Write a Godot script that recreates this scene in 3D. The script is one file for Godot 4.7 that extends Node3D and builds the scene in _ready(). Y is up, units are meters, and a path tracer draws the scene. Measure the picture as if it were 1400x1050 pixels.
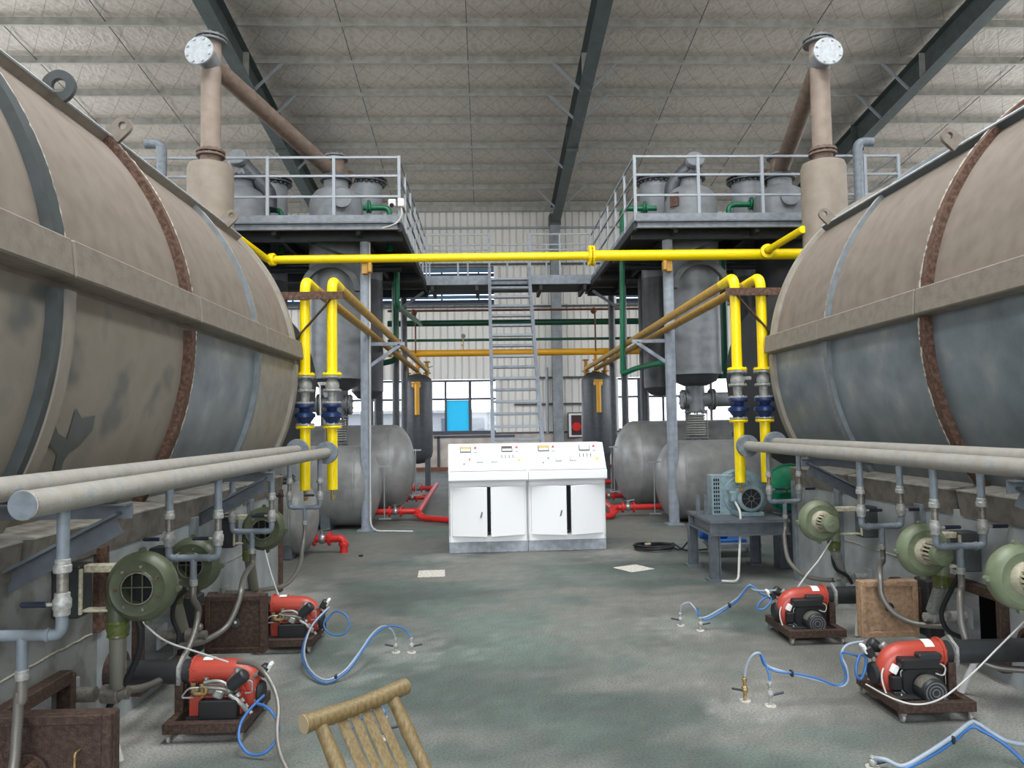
extends Node3D
# Boiler hall with two horizontal reactors, seen down the aisle. Metres, y up, camera looks along -z.
const XC := 0.05
var M := {}
var T := {}
var used := {}

func V(x, y, z) -> Vector3:
	return Vector3(x, y, z)

# a point given by side (-1 dusty reactor, 1 blue-grey reactor), distance from the aisle's middle, height, depth
func P(s, u, y, d) -> Vector3:
	return Vector3(XC + s * u, y, -d)

class G:
	var v := PackedVector3Array()
	var n := PackedVector3Array()
	var c := PackedColorArray()

	func tri(a: Vector3, b: Vector3, d: Vector3, na: Vector3, nb: Vector3, nd: Vector3) -> void:
		if (b - a).cross(d - a).dot(na + nb + nd) > 0.0:
			v.append(a); v.append(d); v.append(b)
			n.append(na); n.append(nd); n.append(nb)
		else:
			v.append(a); v.append(b); v.append(d)
			n.append(na); n.append(nb); n.append(nd)

	func quad(a: Vector3, b: Vector3, d: Vector3, e: Vector3, na: Vector3, nb: Vector3, nd: Vector3, ne: Vector3) -> void:
		tri(a, b, d, na, nb, nd)
		tri(a, d, e, na, nd, ne)

	func flat(a: Vector3, b: Vector3, d: Vector3, e: Vector3, m: Vector3) -> void:
		quad(a, b, d, e, m, m, m, m)

	# box with optionally chamfered edges
	func box(at: Vector3, size: Vector3, b := Basis(), bev := 0.0) -> G:
		var h := size * 0.5
		bev = minf(bev, 0.45 * minf(size.x, minf(size.y, size.z)))
		for k in 3:
			var k1 := (k + 1) % 3
			var k2 := (k + 2) % 3
			for sg in [-1.0, 1.0]:
				var m := Vector3(); m[k] = sg
				var q := []
				for w in [[-1.0, -1.0], [1.0, -1.0], [1.0, 1.0], [-1.0, 1.0]]:
					var p := Vector3()
					p[k] = sg * h[k]; p[k1] = w[0] * (h[k1] - bev); p[k2] = w[1] * (h[k2] - bev)
					q.append(at + b * p)
				flat(q[0], q[1], q[2], q[3], b * m)
		if bev > 0.0:
			for k in 3:
				var k1 := (k + 1) % 3
				var k2 := (k + 2) % 3
				for s1 in [-1.0, 1.0]:
					for s2 in [-1.0, 1.0]:
						var q := []
						for w in [[-1.0, 0], [1.0, 0], [1.0, 1], [-1.0, 1]]:
							var p := Vector3()
							p[k] = w[0] * (h[k] - bev)
							p[k1] = s1 * (h[k1] - (bev if w[1] == 1 else 0.0))
							p[k2] = s2 * (h[k2] - (0.0 if w[1] == 1 else bev))
							q.append(at + b * p)
						var m := Vector3(); m[k1] = s1; m[k2] = s2
						flat(q[0], q[1], q[2], q[3], (b * m).normalized())
			for sx in [-1.0, 1.0]:
				for sy in [-1.0, 1.0]:
					for sz in [-1.0, 1.0]:
						var m := (b * Vector3(sx, sy, sz)).normalized()
						tri(at + b * Vector3(sx * h.x, sy * (h.y - bev), sz * (h.z - bev)), at + b * Vector3(sx * (h.x - bev), sy * h.y, sz * (h.z - bev)), at + b * Vector3(sx * (h.x - bev), sy * (h.y - bev), sz * h.z), m, m, m)
		return self

	# square bar from a to b: w across, h along up
	func bar(a: Vector3, b: Vector3, w: float, h: float, up := Vector3.UP, bev := 0.0) -> G:
		var z := (b - a).normalized()
		if absf(z.dot(up)) > 0.99:
			up = Vector3.RIGHT
		var x := up.cross(z).normalized()
		return box((a + b) * 0.5, Vector3(w, h, a.distance_to(b)), Basis(x, z.cross(x), z), bev)

	# profile polygon (across, up) drawn from a to b
	func extr(poly: PackedVector2Array, a: Vector3, b: Vector3, up := Vector3.UP) -> G:
		var z := (b - a).normalized()
		if absf(z.dot(up)) > 0.99:
			up = Vector3.RIGHT
		var x := up.cross(z).normalized()
		var y := z.cross(x)
		if Geometry2D.is_polygon_clockwise(poly):
			poly = poly.duplicate(); poly.reverse()
		var k := poly.size()
		for i in k:
			var p := poly[i]
			var q := poly[(i + 1) % k]
			var e := q - p
			var m := (x * e.y - y * e.x).normalized()
			var pa := x * p.x + y * p.y
			var qa := x * q.x + y * q.y
			flat(a + pa, a + qa, b + qa, b + pa, m)
		var t := Geometry2D.triangulate_polygon(poly)
		for i in range(0, t.size(), 3):
			var q := []
			for j in 3:
				q.append(x * poly[t[i + j]].x + y * poly[t[i + j]].y)
			tri(a + q[0], a + q[1], a + q[2], -z, -z, -z)
			tri(b + q[0], b + q[1], b + q[2], z, z, z)
		return self

	# round tube through points; r may be a list
	func tube(pts: Array, r, seg := 10, caps := true) -> G:
		var k := pts.size()
		var up := Vector3.UP
		var rings := []
		var norms := []
		var x := Vector3()
		for i in k:
			var t: Vector3 = (pts[mini(i + 1, k - 1)] - pts[maxi(i - 1, 0)]).normalized()
			if i == 0:
				x = t.cross(Vector3.RIGHT if absf(t.y) > 0.9 else up).normalized()
			else:
				x = (x - t * x.dot(t)).normalized()
			var y := t.cross(x)
			var rr: float = r[i] if r is Array else r
			var stretch := 1.0
			var ring := PackedVector3Array()
			var nn := PackedVector3Array()
			for j in seg + 1:
				var a := TAU * (j % seg) / seg
				var d := x * cos(a) + y * sin(a)
				ring.append(pts[i] + d * rr * stretch); nn.append(d)
			rings.append(ring); norms.append(nn)
		for i in k - 1:
			for j in seg:
				quad(rings[i][j], rings[i][j + 1], rings[i + 1][j + 1], rings[i + 1][j], norms[i][j], norms[i][j + 1], norms[i + 1][j + 1], norms[i + 1][j])
		if caps:
			for e in [[0, -1.0, 1], [k - 1, 1.0, k - 2]]:
				var m: Vector3 = (pts[e[0]] - pts[e[2]]).normalized()
				for j in seg:
					tri(pts[e[0]], rings[e[0]][j], rings[e[0]][j + 1], m, m, m)
		return self

	# turned profile: list of Vector2(radius, height along axis), listed so that the outside is on the right of travel away from o
	func lathe(prof: Array, o: Vector3, axis: Vector3, seg := 24, a0 := 0.0, a1 := TAU, xref := Vector3.ZERO) -> G:
		axis = axis.normalized()
		var x := xref
		if x == Vector3.ZERO:
			x = Vector3.RIGHT if absf(axis.x) < 0.8 else Vector3.UP
		x = (x - axis * x.dot(axis)).normalized()
		var y := axis.cross(x)
		var k := prof.size()
		var sn := []
		for i in k - 1:
			var d: Vector2 = prof[i + 1] - prof[i]
			sn.append(Vector2(d.y, -d.x).normalized())
		for i in k - 1:
			if prof[i].distance_to(prof[i + 1]) < 1e-6:
				continue
			var n0: Vector2 = sn[i]
			var n1: Vector2 = sn[i]
			if i > 0 and sn[i - 1].dot(sn[i]) > 0.75:
				n0 = (sn[i - 1] + sn[i]).normalized()
			if i < k - 2 and sn[i + 1].dot(sn[i]) > 0.75:
				n1 = (sn[i + 1] + sn[i]).normalized()
			var p: Vector2 = prof[i]
			var q: Vector2 = prof[i + 1]
			for j in seg:
				var b0 := a0 + (a1 - a0) * j / seg
				var b1 := a0 + (a1 - a0) * (j + 1) / seg
				if j == seg - 1 and a1 - a0 > TAU - 1e-4:
					b1 = a0
				var d0 := x * cos(b0) + y * sin(b0)
				var d1 := x * cos(b1) + y * sin(b1)
				var A := o + d0 * p.x + axis * p.y
				var B := o + d1 * p.x + axis * p.y
				var C := o + d1 * q.x + axis * q.y
				var D := o + d0 * q.x + axis * q.y
				var nA := d0 * n0.x + axis * n0.y
				var nB := d1 * n0.x + axis * n0.y
				var nC := d1 * n1.x + axis * n1.y
				var nD := d0 * n1.x + axis * n1.y
				if p.x > 1e-6:
					tri(A, B, C, nA, nB, nC)
				if q.x > 1e-6:
					tri(A, C, D, nA, nC, nD)
		return self

	# solid cylinder from a to b with softened rims
	func cyl(a: Vector3, b: Vector3, r: float, seg := 16, soft := 0.0) -> G:
		var h := a.distance_to(b)
		if soft <= 0.0:
			return lathe([Vector2(0, 0), Vector2(r, 0), Vector2(r, h), Vector2(0, h)], a, b - a, seg)
		return lathe([Vector2(0, 0), Vector2(r - soft, 0), Vector2(r, soft), Vector2(r, h - soft), Vector2(r - soft, h), Vector2(0, h)], a, b - a, seg)

	# a flange plate with bolt heads on both faces, centred on o
	func flange(o: Vector3, axis: Vector3, r: float, t: float, nb := 8, hole := 0.0) -> G:
		axis = axis.normalized()
		cyl(o - axis * t * 0.5, o + axis * t * 0.5, r, 24, t * 0.15)
		var x := axis.cross(Vector3.UP if absf(axis.y) < 0.8 else Vector3.RIGHT).normalized()
		var y := axis.cross(x)
		for i in nb:
			var a := TAU * (i + 0.5) / nb
			var p := o + (x * cos(a) + y * sin(a)) * r * 0.83
			cyl(p - axis * (t * 0.5 + r * 0.09), p + axis * (t * 0.5 + r * 0.09), r * 0.085, 6)
		return self

	func ball(o: Vector3, r: float, seg := 12, squash := 1.0) -> G:
		var pr := []
		for i in 9:
			var a := -PI / 2 + PI * i / 8
			pr.append(Vector2(maxf(0.0, r * cos(a)), r * sin(a) * squash))
		return lathe(pr, o, Vector3.UP, seg)

	func mesh(origin := Vector3.ZERO) -> ArrayMesh:
		if origin != Vector3.ZERO:
			for i in v.size():
				v[i] -= origin
		var a := []
		a.resize(Mesh.ARRAY_MAX)
		a[Mesh.ARRAY_VERTEX] = v
		a[Mesh.ARRAY_NORMAL] = n
		if c.size() == v.size() and c.size() > 0:
			a[Mesh.ARRAY_COLOR] = c
		var st := SurfaceTool.new()
		st.create_from_arrays(a)
		st.index()
		return st.commit()

# ---------------------------------------------------------------- naming
func numbered(called: String) -> String:
	if not used.has(called):
		used[called] = 0
		return called
	used[called] += 1
	return "%s_%03d" % [called, used[called]]

func tag(o: Node3D, label: String, category := "", group := "", kind := "") -> Node3D:
	if label: o.set_meta("label", label)
	if category: o.set_meta("category", category)
	if group: o.set_meta("group", group)
	if kind: o.set_meta("kind", kind)
	return o

func thing(called: String, at: Vector3, label: String, category: String, group := "") -> Node3D:
	var o := Node3D.new()
	o.name = numbered(called)
	add_child(o, true)
	o.position = at
	return tag(o, label, category, group)

func where(o: Node3D) -> Vector3:
	var p := Vector3.ZERO
	var k: Node = o
	while k is Node3D and k != self:
		p += (k as Node3D).position
		k = k.get_parent()
	return p

func part(called: String, g: G, m: Material, parent: Node3D, label := "") -> MeshInstance3D:
	var o := MeshInstance3D.new()
	o.name = called
	o.mesh = g.mesh(where(parent))
	o.material_override = m
	parent.add_child(o, true)
	if label: o.set_meta("label", label)
	return o

# a thing that is one mesh; its node sits at `at`
func solid(called: String, g: G, m: Material, at: Vector3, label: String, category: String, group := "") -> MeshInstance3D:
	var o := MeshInstance3D.new()
	o.name = numbered(called)
	o.mesh = g.mesh(at)
	o.material_override = m
	add_child(o, true)
	o.position = at
	tag(o, label, category, group)
	return o

func struct(called: String, g: G, m: Material, parent: Node3D = self) -> MeshInstance3D:
	var o := MeshInstance3D.new()
	o.name = called
	o.mesh = g.mesh(where(parent) if parent != self else Vector3.ZERO)
	o.material_override = m
	parent.add_child(o, true)
	if parent == self: o.set_meta("kind", "structure")
	return o

# path with its corners rounded
func bent(pts: Array, r: float, k := 6) -> Array:
	var out := [pts[0]]
	for i in range(1, pts.size() - 1):
		var a: Vector3 = (pts[i - 1] - pts[i])
		var b: Vector3 = (pts[i + 1] - pts[i])
		var d := minf(r, 0.49 * minf(a.length(), b.length()))
		var p0: Vector3 = pts[i] + a.normalized() * d
		var p1: Vector3 = pts[i] + b.normalized() * d
		for j in k + 1:
			var t := float(j) / k
			out.append(p0 * (1 - t) * (1 - t) + pts[i] * 2 * t * (1 - t) + p1 * t * t)
	out.append(pts[-1])
	return out

# smooth curve through points
func curve(pts: Array, per := 5) -> Array:
	var out := []
	var k := pts.size()
	for i in k - 1:
		var p0: Vector3 = pts[maxi(i - 1, 0)]
		var p1: Vector3 = pts[i]
		var p2: Vector3 = pts[i + 1]
		var p3: Vector3 = pts[mini(i + 2, k - 1)]
		for j in per:
			var t := float(j) / per
			out.append(0.5 * (2.0 * p1 + (p2 - p0) * t + (2.0 * p0 - 5.0 * p1 + 4.0 * p2 - p3) * t * t + (3.0 * p1 - p0 - 3.0 * p2 + p3) * t * t * t))
	out.append(pts[-1])
	return out

# ---------------------------------------------------------------- materials
func noise(seed_: int, freq: float, octaves: int, stops: Array, size := 512, type := FastNoiseLite.TYPE_SIMPLEX_SMOOTH) -> NoiseTexture2D:
	var f := FastNoiseLite.new()
	f.seed = seed_; f.frequency = freq; f.fractal_octaves = octaves; f.noise_type = type
	f.fractal_type = FastNoiseLite.FRACTAL_FBM
	var t := NoiseTexture2D.new()
	t.width = size; t.height = size; t.seamless = true; t.noise = f
	if stops:
		var g := Gradient.new()
		g.offsets = PackedFloat32Array(stops.map(func(s): return s[0]))
		g.colors = PackedColorArray(stops.map(func(s): return s[1]))
		t.color_ramp = g
	return t

func mat(called: String, col: Color, rough := 0.6, metal := 0.0, tex: Texture2D = null, scale = 1.0, bump: Texture2D = null, depth := 0.0) -> StandardMaterial3D:
	var m := StandardMaterial3D.new()
	m.resource_name = called
	m.albedo_color = col; m.roughness = rough; m.metallic = metal
	m.albedo_texture = tex
	if tex or bump:
		m.uv1_triplanar = true; m.uv1_world_triplanar = true
		m.uv1_scale = scale if scale is Vector3 else Vector3.ONE * scale
	if bump:
		m.heightmap_enabled = true; m.heightmap_texture = bump; m.heightmap_scale = depth
	M[called] = m
	return m

func c(r, g, b) -> Color:
	return Color(r / 255.0, g / 255.0, b / 255.0)

func make_materials() -> void:
	var w := Color.WHITE
	T.dust = noise(3, 0.012, 5, [[0.0, c(216, 213, 207)], [0.45, c(240, 239, 236)], [0.7, w], [1.0, w]])
	T.dirt = noise(8, 0.02, 5, [[0.0, c(198, 192, 183)], [0.4, c(230, 227, 222)], [0.6, w], [1.0, w]])
	T.fine = noise(5, 0.09, 3, [[0.0, c(205, 205, 205)], [1.0, w]])
	T.grain = noise(6, 0.2, 3, [[0.0, c(120, 120, 120)], [0.5, c(225, 225, 225)], [1.0, w]])
	T.rust = noise(11, 0.03, 5, [[0.0, c(84, 62, 50)], [0.4, c(108, 82, 68)], [0.6, c(124, 98, 84)], [1.0, c(150, 126, 110)]])
	T.blotch = noise(21, 0.008, 3, [[0.0, c(146, 138, 126)], [0.55, c(156, 149, 138)], [0.72, c(140, 135, 126)], [0.86, c(116, 116, 112)], [1.0, c(104, 107, 107)]])
	T.sand = noise(31, 0.02, 5, [[0.0, c(160, 152, 142)], [0.35, c(174, 166, 156)], [0.65, c(182, 175, 165)], [1.0, c(190, 184, 175)]])
	T.steel = noise(41, 0.008, 5, [[0.0, c(96, 104, 108)], [0.4, c(112, 121, 127)], [0.7, c(124, 132, 137)], [1.0, c(150, 152, 150)]])
	T.flake = noise(51, 0.012, 4, [[0.0, c(168, 164, 154)], [0.3, c(176, 171, 162)], [0.68, c(186, 182, 174)], [0.8, c(166, 171, 174)], [1.0, c(158, 167, 174)]])
	T.wood = noise(61, 0.03, 4, [[0.0, c(120, 98, 66)], [0.4, c(168, 146, 106)], [0.7, c(190, 172, 134)], [1.0, c(204, 188, 152)]])
	T.bumps = noise(71, 0.02, 5, [])
	T.bumpf = noise(72, 0.1, 3, [])
	mat("sand", c(184, 176, 170), 0.75, 0.0, T.sand, 0.5, T.bumpf, 0.05)
	mat("beige_panel", c(236, 234, 232), 0.6, 0.0, T.blotch, 0.55, T.bumpf, 0.1)
	mat("primer", c(92, 96, 96), 0.5, 0.0, T.dust, 1.0)
	mat("steel_panel", w, 0.36, 0.0, T.steel, 0.6, T.bumpf, 0.05)
	mat("grey_panel", c(222, 222, 218), 0.5, 0.0, T.sand, 0.5, T.bumpf, 0.05)
	mat("band", c(190, 185, 180), 0.6, 0.0, T.sand, 0.9, T.bumpf, 0.1)
	mat("rust", c(206, 198, 192), 0.85, 0.0, T.rust, 1.6, T.bumpf, 0.4)
	mat("rust_iron", c(148, 141, 136), 0.7, 0.0, T.rust, 2.2, T.bumpf, 0.2)
	mat("tan_rust", c(238, 230, 220), 0.85, 0.0, noise(13, 0.03, 5, [[0.0, c(150, 124, 102)], [0.4, c(176, 148, 122)], [0.7, c(188, 162, 138)], [1.0, c(202, 180, 156)]]), 1.6, T.bumpf, 0.5)
	mat("weld", c(176, 170, 160), 0.6, 0.0, T.dirt, 3.0)
	mat("dark_steel", c(74, 80, 82), 0.5, 0.0, T.dust, 1.0)
	mat("rib_grey", c(128, 136, 142), 0.5, 0.0, T.dust, 1.0)
	mat("casing", c(164, 170, 173), 0.5, 0.0, T.dust, 0.6, T.bumpf, 0.05)
	mat("casing_dark", c(132, 134, 132), 0.5, 0.0, T.dirt, 0.6, T.bumpf, 0.05)
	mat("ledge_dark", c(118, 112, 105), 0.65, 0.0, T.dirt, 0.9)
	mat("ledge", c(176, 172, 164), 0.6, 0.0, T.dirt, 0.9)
	mat("pipe_grey", c(126, 135, 144), 0.42, 0.0, T.dust, 2.0)
	mat("pipe_old", c(238, 237, 236), 0.5, 0.0, T.flake, 1.3, T.bumpf, 0.1)
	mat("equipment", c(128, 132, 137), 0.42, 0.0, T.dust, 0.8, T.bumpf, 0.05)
	mat("equipment_dark", c(112, 115, 118), 0.4, 0.0, T.dust, 0.8)
	mat("graphite", c(76, 79, 85), 0.4, 0.0, T.dust, 1.2)
	mat("structure_grey", c(150, 158, 170), 0.45, 0.0, T.dust, 1.0)
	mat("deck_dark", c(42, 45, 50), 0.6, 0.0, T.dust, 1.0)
	mat("rail", c(158, 164, 171), 0.4, 0.0)
	mat("fascia", c(134, 140, 148), 0.45, 0.0, T.dust, 1.0)
	mat("tank_grey", c(150, 151, 150), 0.33, 0.0, T.dust, 0.7, T.bumpf, 0.04)
	mat("yellow", c(255, 224, 0), 0.35)
	mat("yellow_deep", c(228, 166, 26), 0.4)
	mat("ochre_pipe", c(206, 162, 70), 0.45, 0.0, T.dust, 1.0)
	mat("ochre", c(196, 150, 66), 0.5, 0.0, T.dust, 1.5)
	mat("green", c(22, 124, 84), 0.35, 0.0, T.fine, 1.0)
	mat("green_dark", c(18, 92, 66), 0.4, 0.0, T.fine, 1.0)
	mat("red", c(206, 44, 40), 0.38)
	mat("brown_pipe", c(128, 76, 54), 0.6, 0.0, T.dust, 1.0)
	mat("stack", c(152, 136, 125), 0.6, 0.0, T.dust, 0.6)
	mat("stack_brown", c(118, 101, 90), 0.65, 0.0, T.dirt, 0.8, T.bumpf, 0.1)
	mat("stack_drum", c(144, 133, 121), 0.7, 0.0, T.dust, 0.5)
	mat("white_blind", c(180, 186, 192), 0.5, 0.0, T.dust, 2.0)
	mat("console_white", c(240, 240, 240), 0.4, 0.0)
	mat("console_line", c(150, 150, 150), 0.5, 0.0)
	mat("plinth", c(156, 162, 170), 0.6, 0.0, T.dust, 1.5)
	mat("black", c(30, 30, 32), 0.45, 0.0)
	mat("black_rough", c(40, 40, 42), 0.7, 0.0, T.dirt, 3.0)
	mat("tube_black", c(46, 48, 50), 0.45, 0.0, T.dust, 2.0)
	mat("void", c(16, 16, 17), 0.9, 0.0)
	mat("burner_red", c(198, 80, 64), 0.36, 0.0, T.fine, 3.0)
	mat("alu", c(176, 176, 174), 0.42, 0.55, T.dust, 4.0)
	mat("steel_bright", c(176, 178, 180), 0.3, 0.7, T.dust, 3.0)
	mat("steel_dull", c(142, 138, 130), 0.45, 0.5, T.dirt, 4.0)
	mat("galv", c(170, 171, 168), 0.5, 0.25, T.dirt, 4.0)
	mat("brass", c(176, 150, 104), 0.4, 0.6, T.dirt, 4.0)
	mat("hose_braid", c(126, 122, 116), 0.42, 0.45)
	mat("hose_blue", c(58, 106, 164), 0.35, 0.0)
	mat("hose_white", c(146, 156, 168), 0.4, 0.0)
	mat("cable_white", c(196, 194, 190), 0.5, 0.0)
	mat("cable_black", c(32, 32, 34), 0.6, 0.0)
	mat("handle_navy", c(32, 38, 54), 0.45, 0.0)
	mat("valve_blue", c(32, 52, 98), 0.35, 0.0, T.dust, 4.0)
	mat("blower_green", c(80, 86, 66), 0.38, 0.0, T.dust, 2.0)
	mat("blower_green_light", c(122, 132, 106), 0.4, 0.0, T.dust, 2.0)
	mat("cuff_green", c(92, 102, 52), 0.3, 0.0, T.dirt, 4.0)
	mat("cream", c(186, 180, 158), 0.55, 0.0, T.dirt, 3.0)
	mat("duct_flex", c(142, 139, 127), 0.35, 0.2)
	mat("fan_blue", c(136, 158, 166), 0.42, 0.0, T.dust, 2.0)
	mat("frame_blue", c(96, 103, 110), 0.45, 0.0, T.dust, 1.5)
	mat("teal", c(36, 150, 112), 0.4, 0.0, T.dust, 2.0)
	mat("motor_blue", c(36, 104, 184), 0.35, 0.0, T.fine, 2.0)
	mat("bamboo", c(170, 164, 146), 0.5, 0.0, T.wood, Vector3(6, 1.6, 6))
	mat("bamboo_end", c(186, 166, 132), 0.7, 0.0, T.grain, 6.0)
	mat("foil_steel", c(178, 177, 172), 0.45, 0.1, T.dust, 0.5)
	mat("beam_green", c(84, 95, 94), 0.5, 0.0, T.dust, 0.5)
	mat("column_grey", c(140, 146, 152), 0.5, 0.0, T.dust, 0.5)
	mat("wall_sheet", c(232, 229, 224), 0.5)
	mat("wall_low", c(206, 194, 186), 0.85, 0.0, T.dust, 0.3)
	mat("frame_dark", c(70, 74, 84), 0.4, 0.0)
	mat("frame_white", c(224, 226, 226), 0.4, 0.0)
	mat("slat_blue", c(40, 56, 78), 0.4, 0.0)
	mat("slat_grey", c(84, 118, 146), 0.4, 0.0)
	mat("sheet_plain", c(176, 172, 166), 0.7, 0.0, T.dust, 0.3)
	mat("outside_wall", c(150, 149, 148), 0.8, 0.0)
	mat("outside_ground", c(112, 111, 108), 0.9, 0.0)
	mat("outside_green", c(60, 104, 92), 0.8, 0.0)
	mat("label_white", c(238, 238, 234), 0.5, 0.0)
	mat("lamp_red", c(206, 40, 36), 0.3, 0.0)
	mat("lamp_yellow", c(236, 214, 40), 0.3, 0.0)
	mat("meter_grey", c(132, 132, 138), 0.4, 0.0)
	mat("meter_orange", c(232, 168, 90), 0.4, 0.0)
	mat("meter_dark", c(64, 32, 40), 0.4, 0.0)
	mat("paper", c(206, 202, 194), 0.85, 0.0, T.dirt, 3.0)
	var g := mat("glass", Color(0.92, 0.96, 1.0, 0.12), 0.05)
	g.transparency = BaseMaterial3D.TRANSPARENCY_ALPHA
	g = mat("glass_blue", c(14, 140, 190), 0.4)
	g.backlight_enabled = true
	g.backlight = Color(0.5, 0.92, 0.98)
	# insulation blanket: wire lozenges over crinkled foil
	var sz := 768
	var cr := FastNoiseLite.new()
	cr.seed = 77; cr.frequency = 0.012; cr.fractal_octaves = 3; cr.fractal_type = FastNoiseLite.FRACTAL_RIDGED
	var crumple := cr.get_seamless_image(sz, sz)
	var im := Image.create(sz, sz, false, Image.FORMAT_RGB8)
	for y in sz:
		for x in sz:
			var a := fposmod((x + y) / float(sz) * 4.0, 1.0)
			var b := fposmod((x - y) / float(sz) * 4.0, 1.0)
			var k := crumple.get_pixel(x, y).r
			var t := 0.86 + 0.14 * k
			if a < 0.022 or b < 0.022:
				t *= 0.72
			im.set_pixel(x, y, Color(t, t * 0.985, t * 0.965))
	T.foil = ImageTexture.create_from_image(im)
	T.crumple = ImageTexture.create_from_image(crumple)
	mat("foil", c(206, 200, 193), 0.42, 0.1, T.foil, Vector3(0.42, 0.42, 0.3), T.crumple, 1.0)
	# floor: colour from the mesh, grain from the texture
	var fl := mat("floor", Color.WHITE, 0.62, 0.0, noise(91, 0.06, 5, [[0.0, c(188, 188, 188)], [0.4, c(226, 226, 226)], [0.7, w], [1.0, w]], 1024), 0.9, T.bumpf, 0.06)
	fl.vertex_color_use_as_albedo = true
	mat("floor_outer", c(132, 134, 128), 0.7, 0.0, T.dirt, 0.4)

func roof_y(d: float) -> float:
	return 9.0 + 0.13 * (25.8 - absf(d + 2.0) + 2.0)

func area(called: String, at: Vector3, look: Vector3, size: Vector2, energy: float, col: Color) -> void:
	var l := AreaLight3D.new()
	l.name = called
	l.area_size = size
	l.light_energy = energy
	l.light_color = col
	l.area_range = 60.0
	l.area_attenuation = 2.0
	l.shadow_enabled = true
	add_child(l, true)
	l.look_at_from_position(at, at + look, Vector3.RIGHT if absf(look.y) > 0.9 else Vector3.UP)

func _ready() -> void:
	# camera
	var cam := Camera3D.new()
	cam.name = "camera"
	cam.fov = 53.1301
	cam.position = V(-0.445, 1.5, 0)
	cam.rotation = V(0.05278, -0.03407, -0.015)
	cam.current = true
	add_child(cam)
	# overcast sky
	var env := Environment.new()
	var sky := Sky.new()
	var sm := ProceduralSkyMaterial.new()
	sm.sky_top_color = Color(0.86, 0.92, 1.0)
	sm.sky_horizon_color = Color(0.97, 0.985, 1.0)
	sm.ground_bottom_color = Color(0.62, 0.61, 0.58)
	sm.ground_horizon_color = Color(0.8, 0.8, 0.78)
	sm.sky_energy_multiplier = 1.7
	sm.ground_energy_multiplier = 1.2
	sm.sun_angle_max = 0.0
	sky.sky_material = sm
	env.sky = sky
	env.background_mode = Environment.BG_SKY
	env.tonemap_mode = Environment.TONE_MAPPER_LINEAR
	env.tonemap_exposure = 1.35
	env.sdfgi_enabled = true
	env.ssao_enabled = true
	env.ssil_enabled = true
	var we := WorldEnvironment.new()
	we.name = "world_environment"
	we.environment = env
	add_child(we)
	# daylight: roof lights over the aisle behind the view, and the open gable door behind the camera
	var day := Color(0.975, 0.99, 1.0)
	for x in [-5.5, 0.0, 5.5]:
		area("roof_light_daylight", V(x, roof_y(4.5) - 0.32, -4.5), Vector3.DOWN, Vector2(15.0, 2.2), 95.0, day)
	area("door_daylight", V(0, 3.6, 9.6), V(0, 0, -1), Vector2(11.0, 7.0), 50.0, day)
	for sd in [-1, 1]:
		area("side_window_daylight", V(1.7 + sd * 15.9, 5.0, -12.0), V(-sd, 0, 0), Vector2(26.0, 5.0), 80.0, day)

	make_materials()
	build_shell()
	build_far_wall()
	build_roof()
	for s in [-1, 1]:
		build_reactor(s)
		build_stack(s)
		build_platform(s)
		build_vessels(s)
		build_tanks(s)
		build_gas_lines(s)
		build_manifolds(s)
		build_red_lines(s)
	build_walkway()
	build_far_pipes()
	build_console()
	build_blowers()
	build_burners()
	build_fan()
	build_chair()
	build_floor_things()

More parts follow.
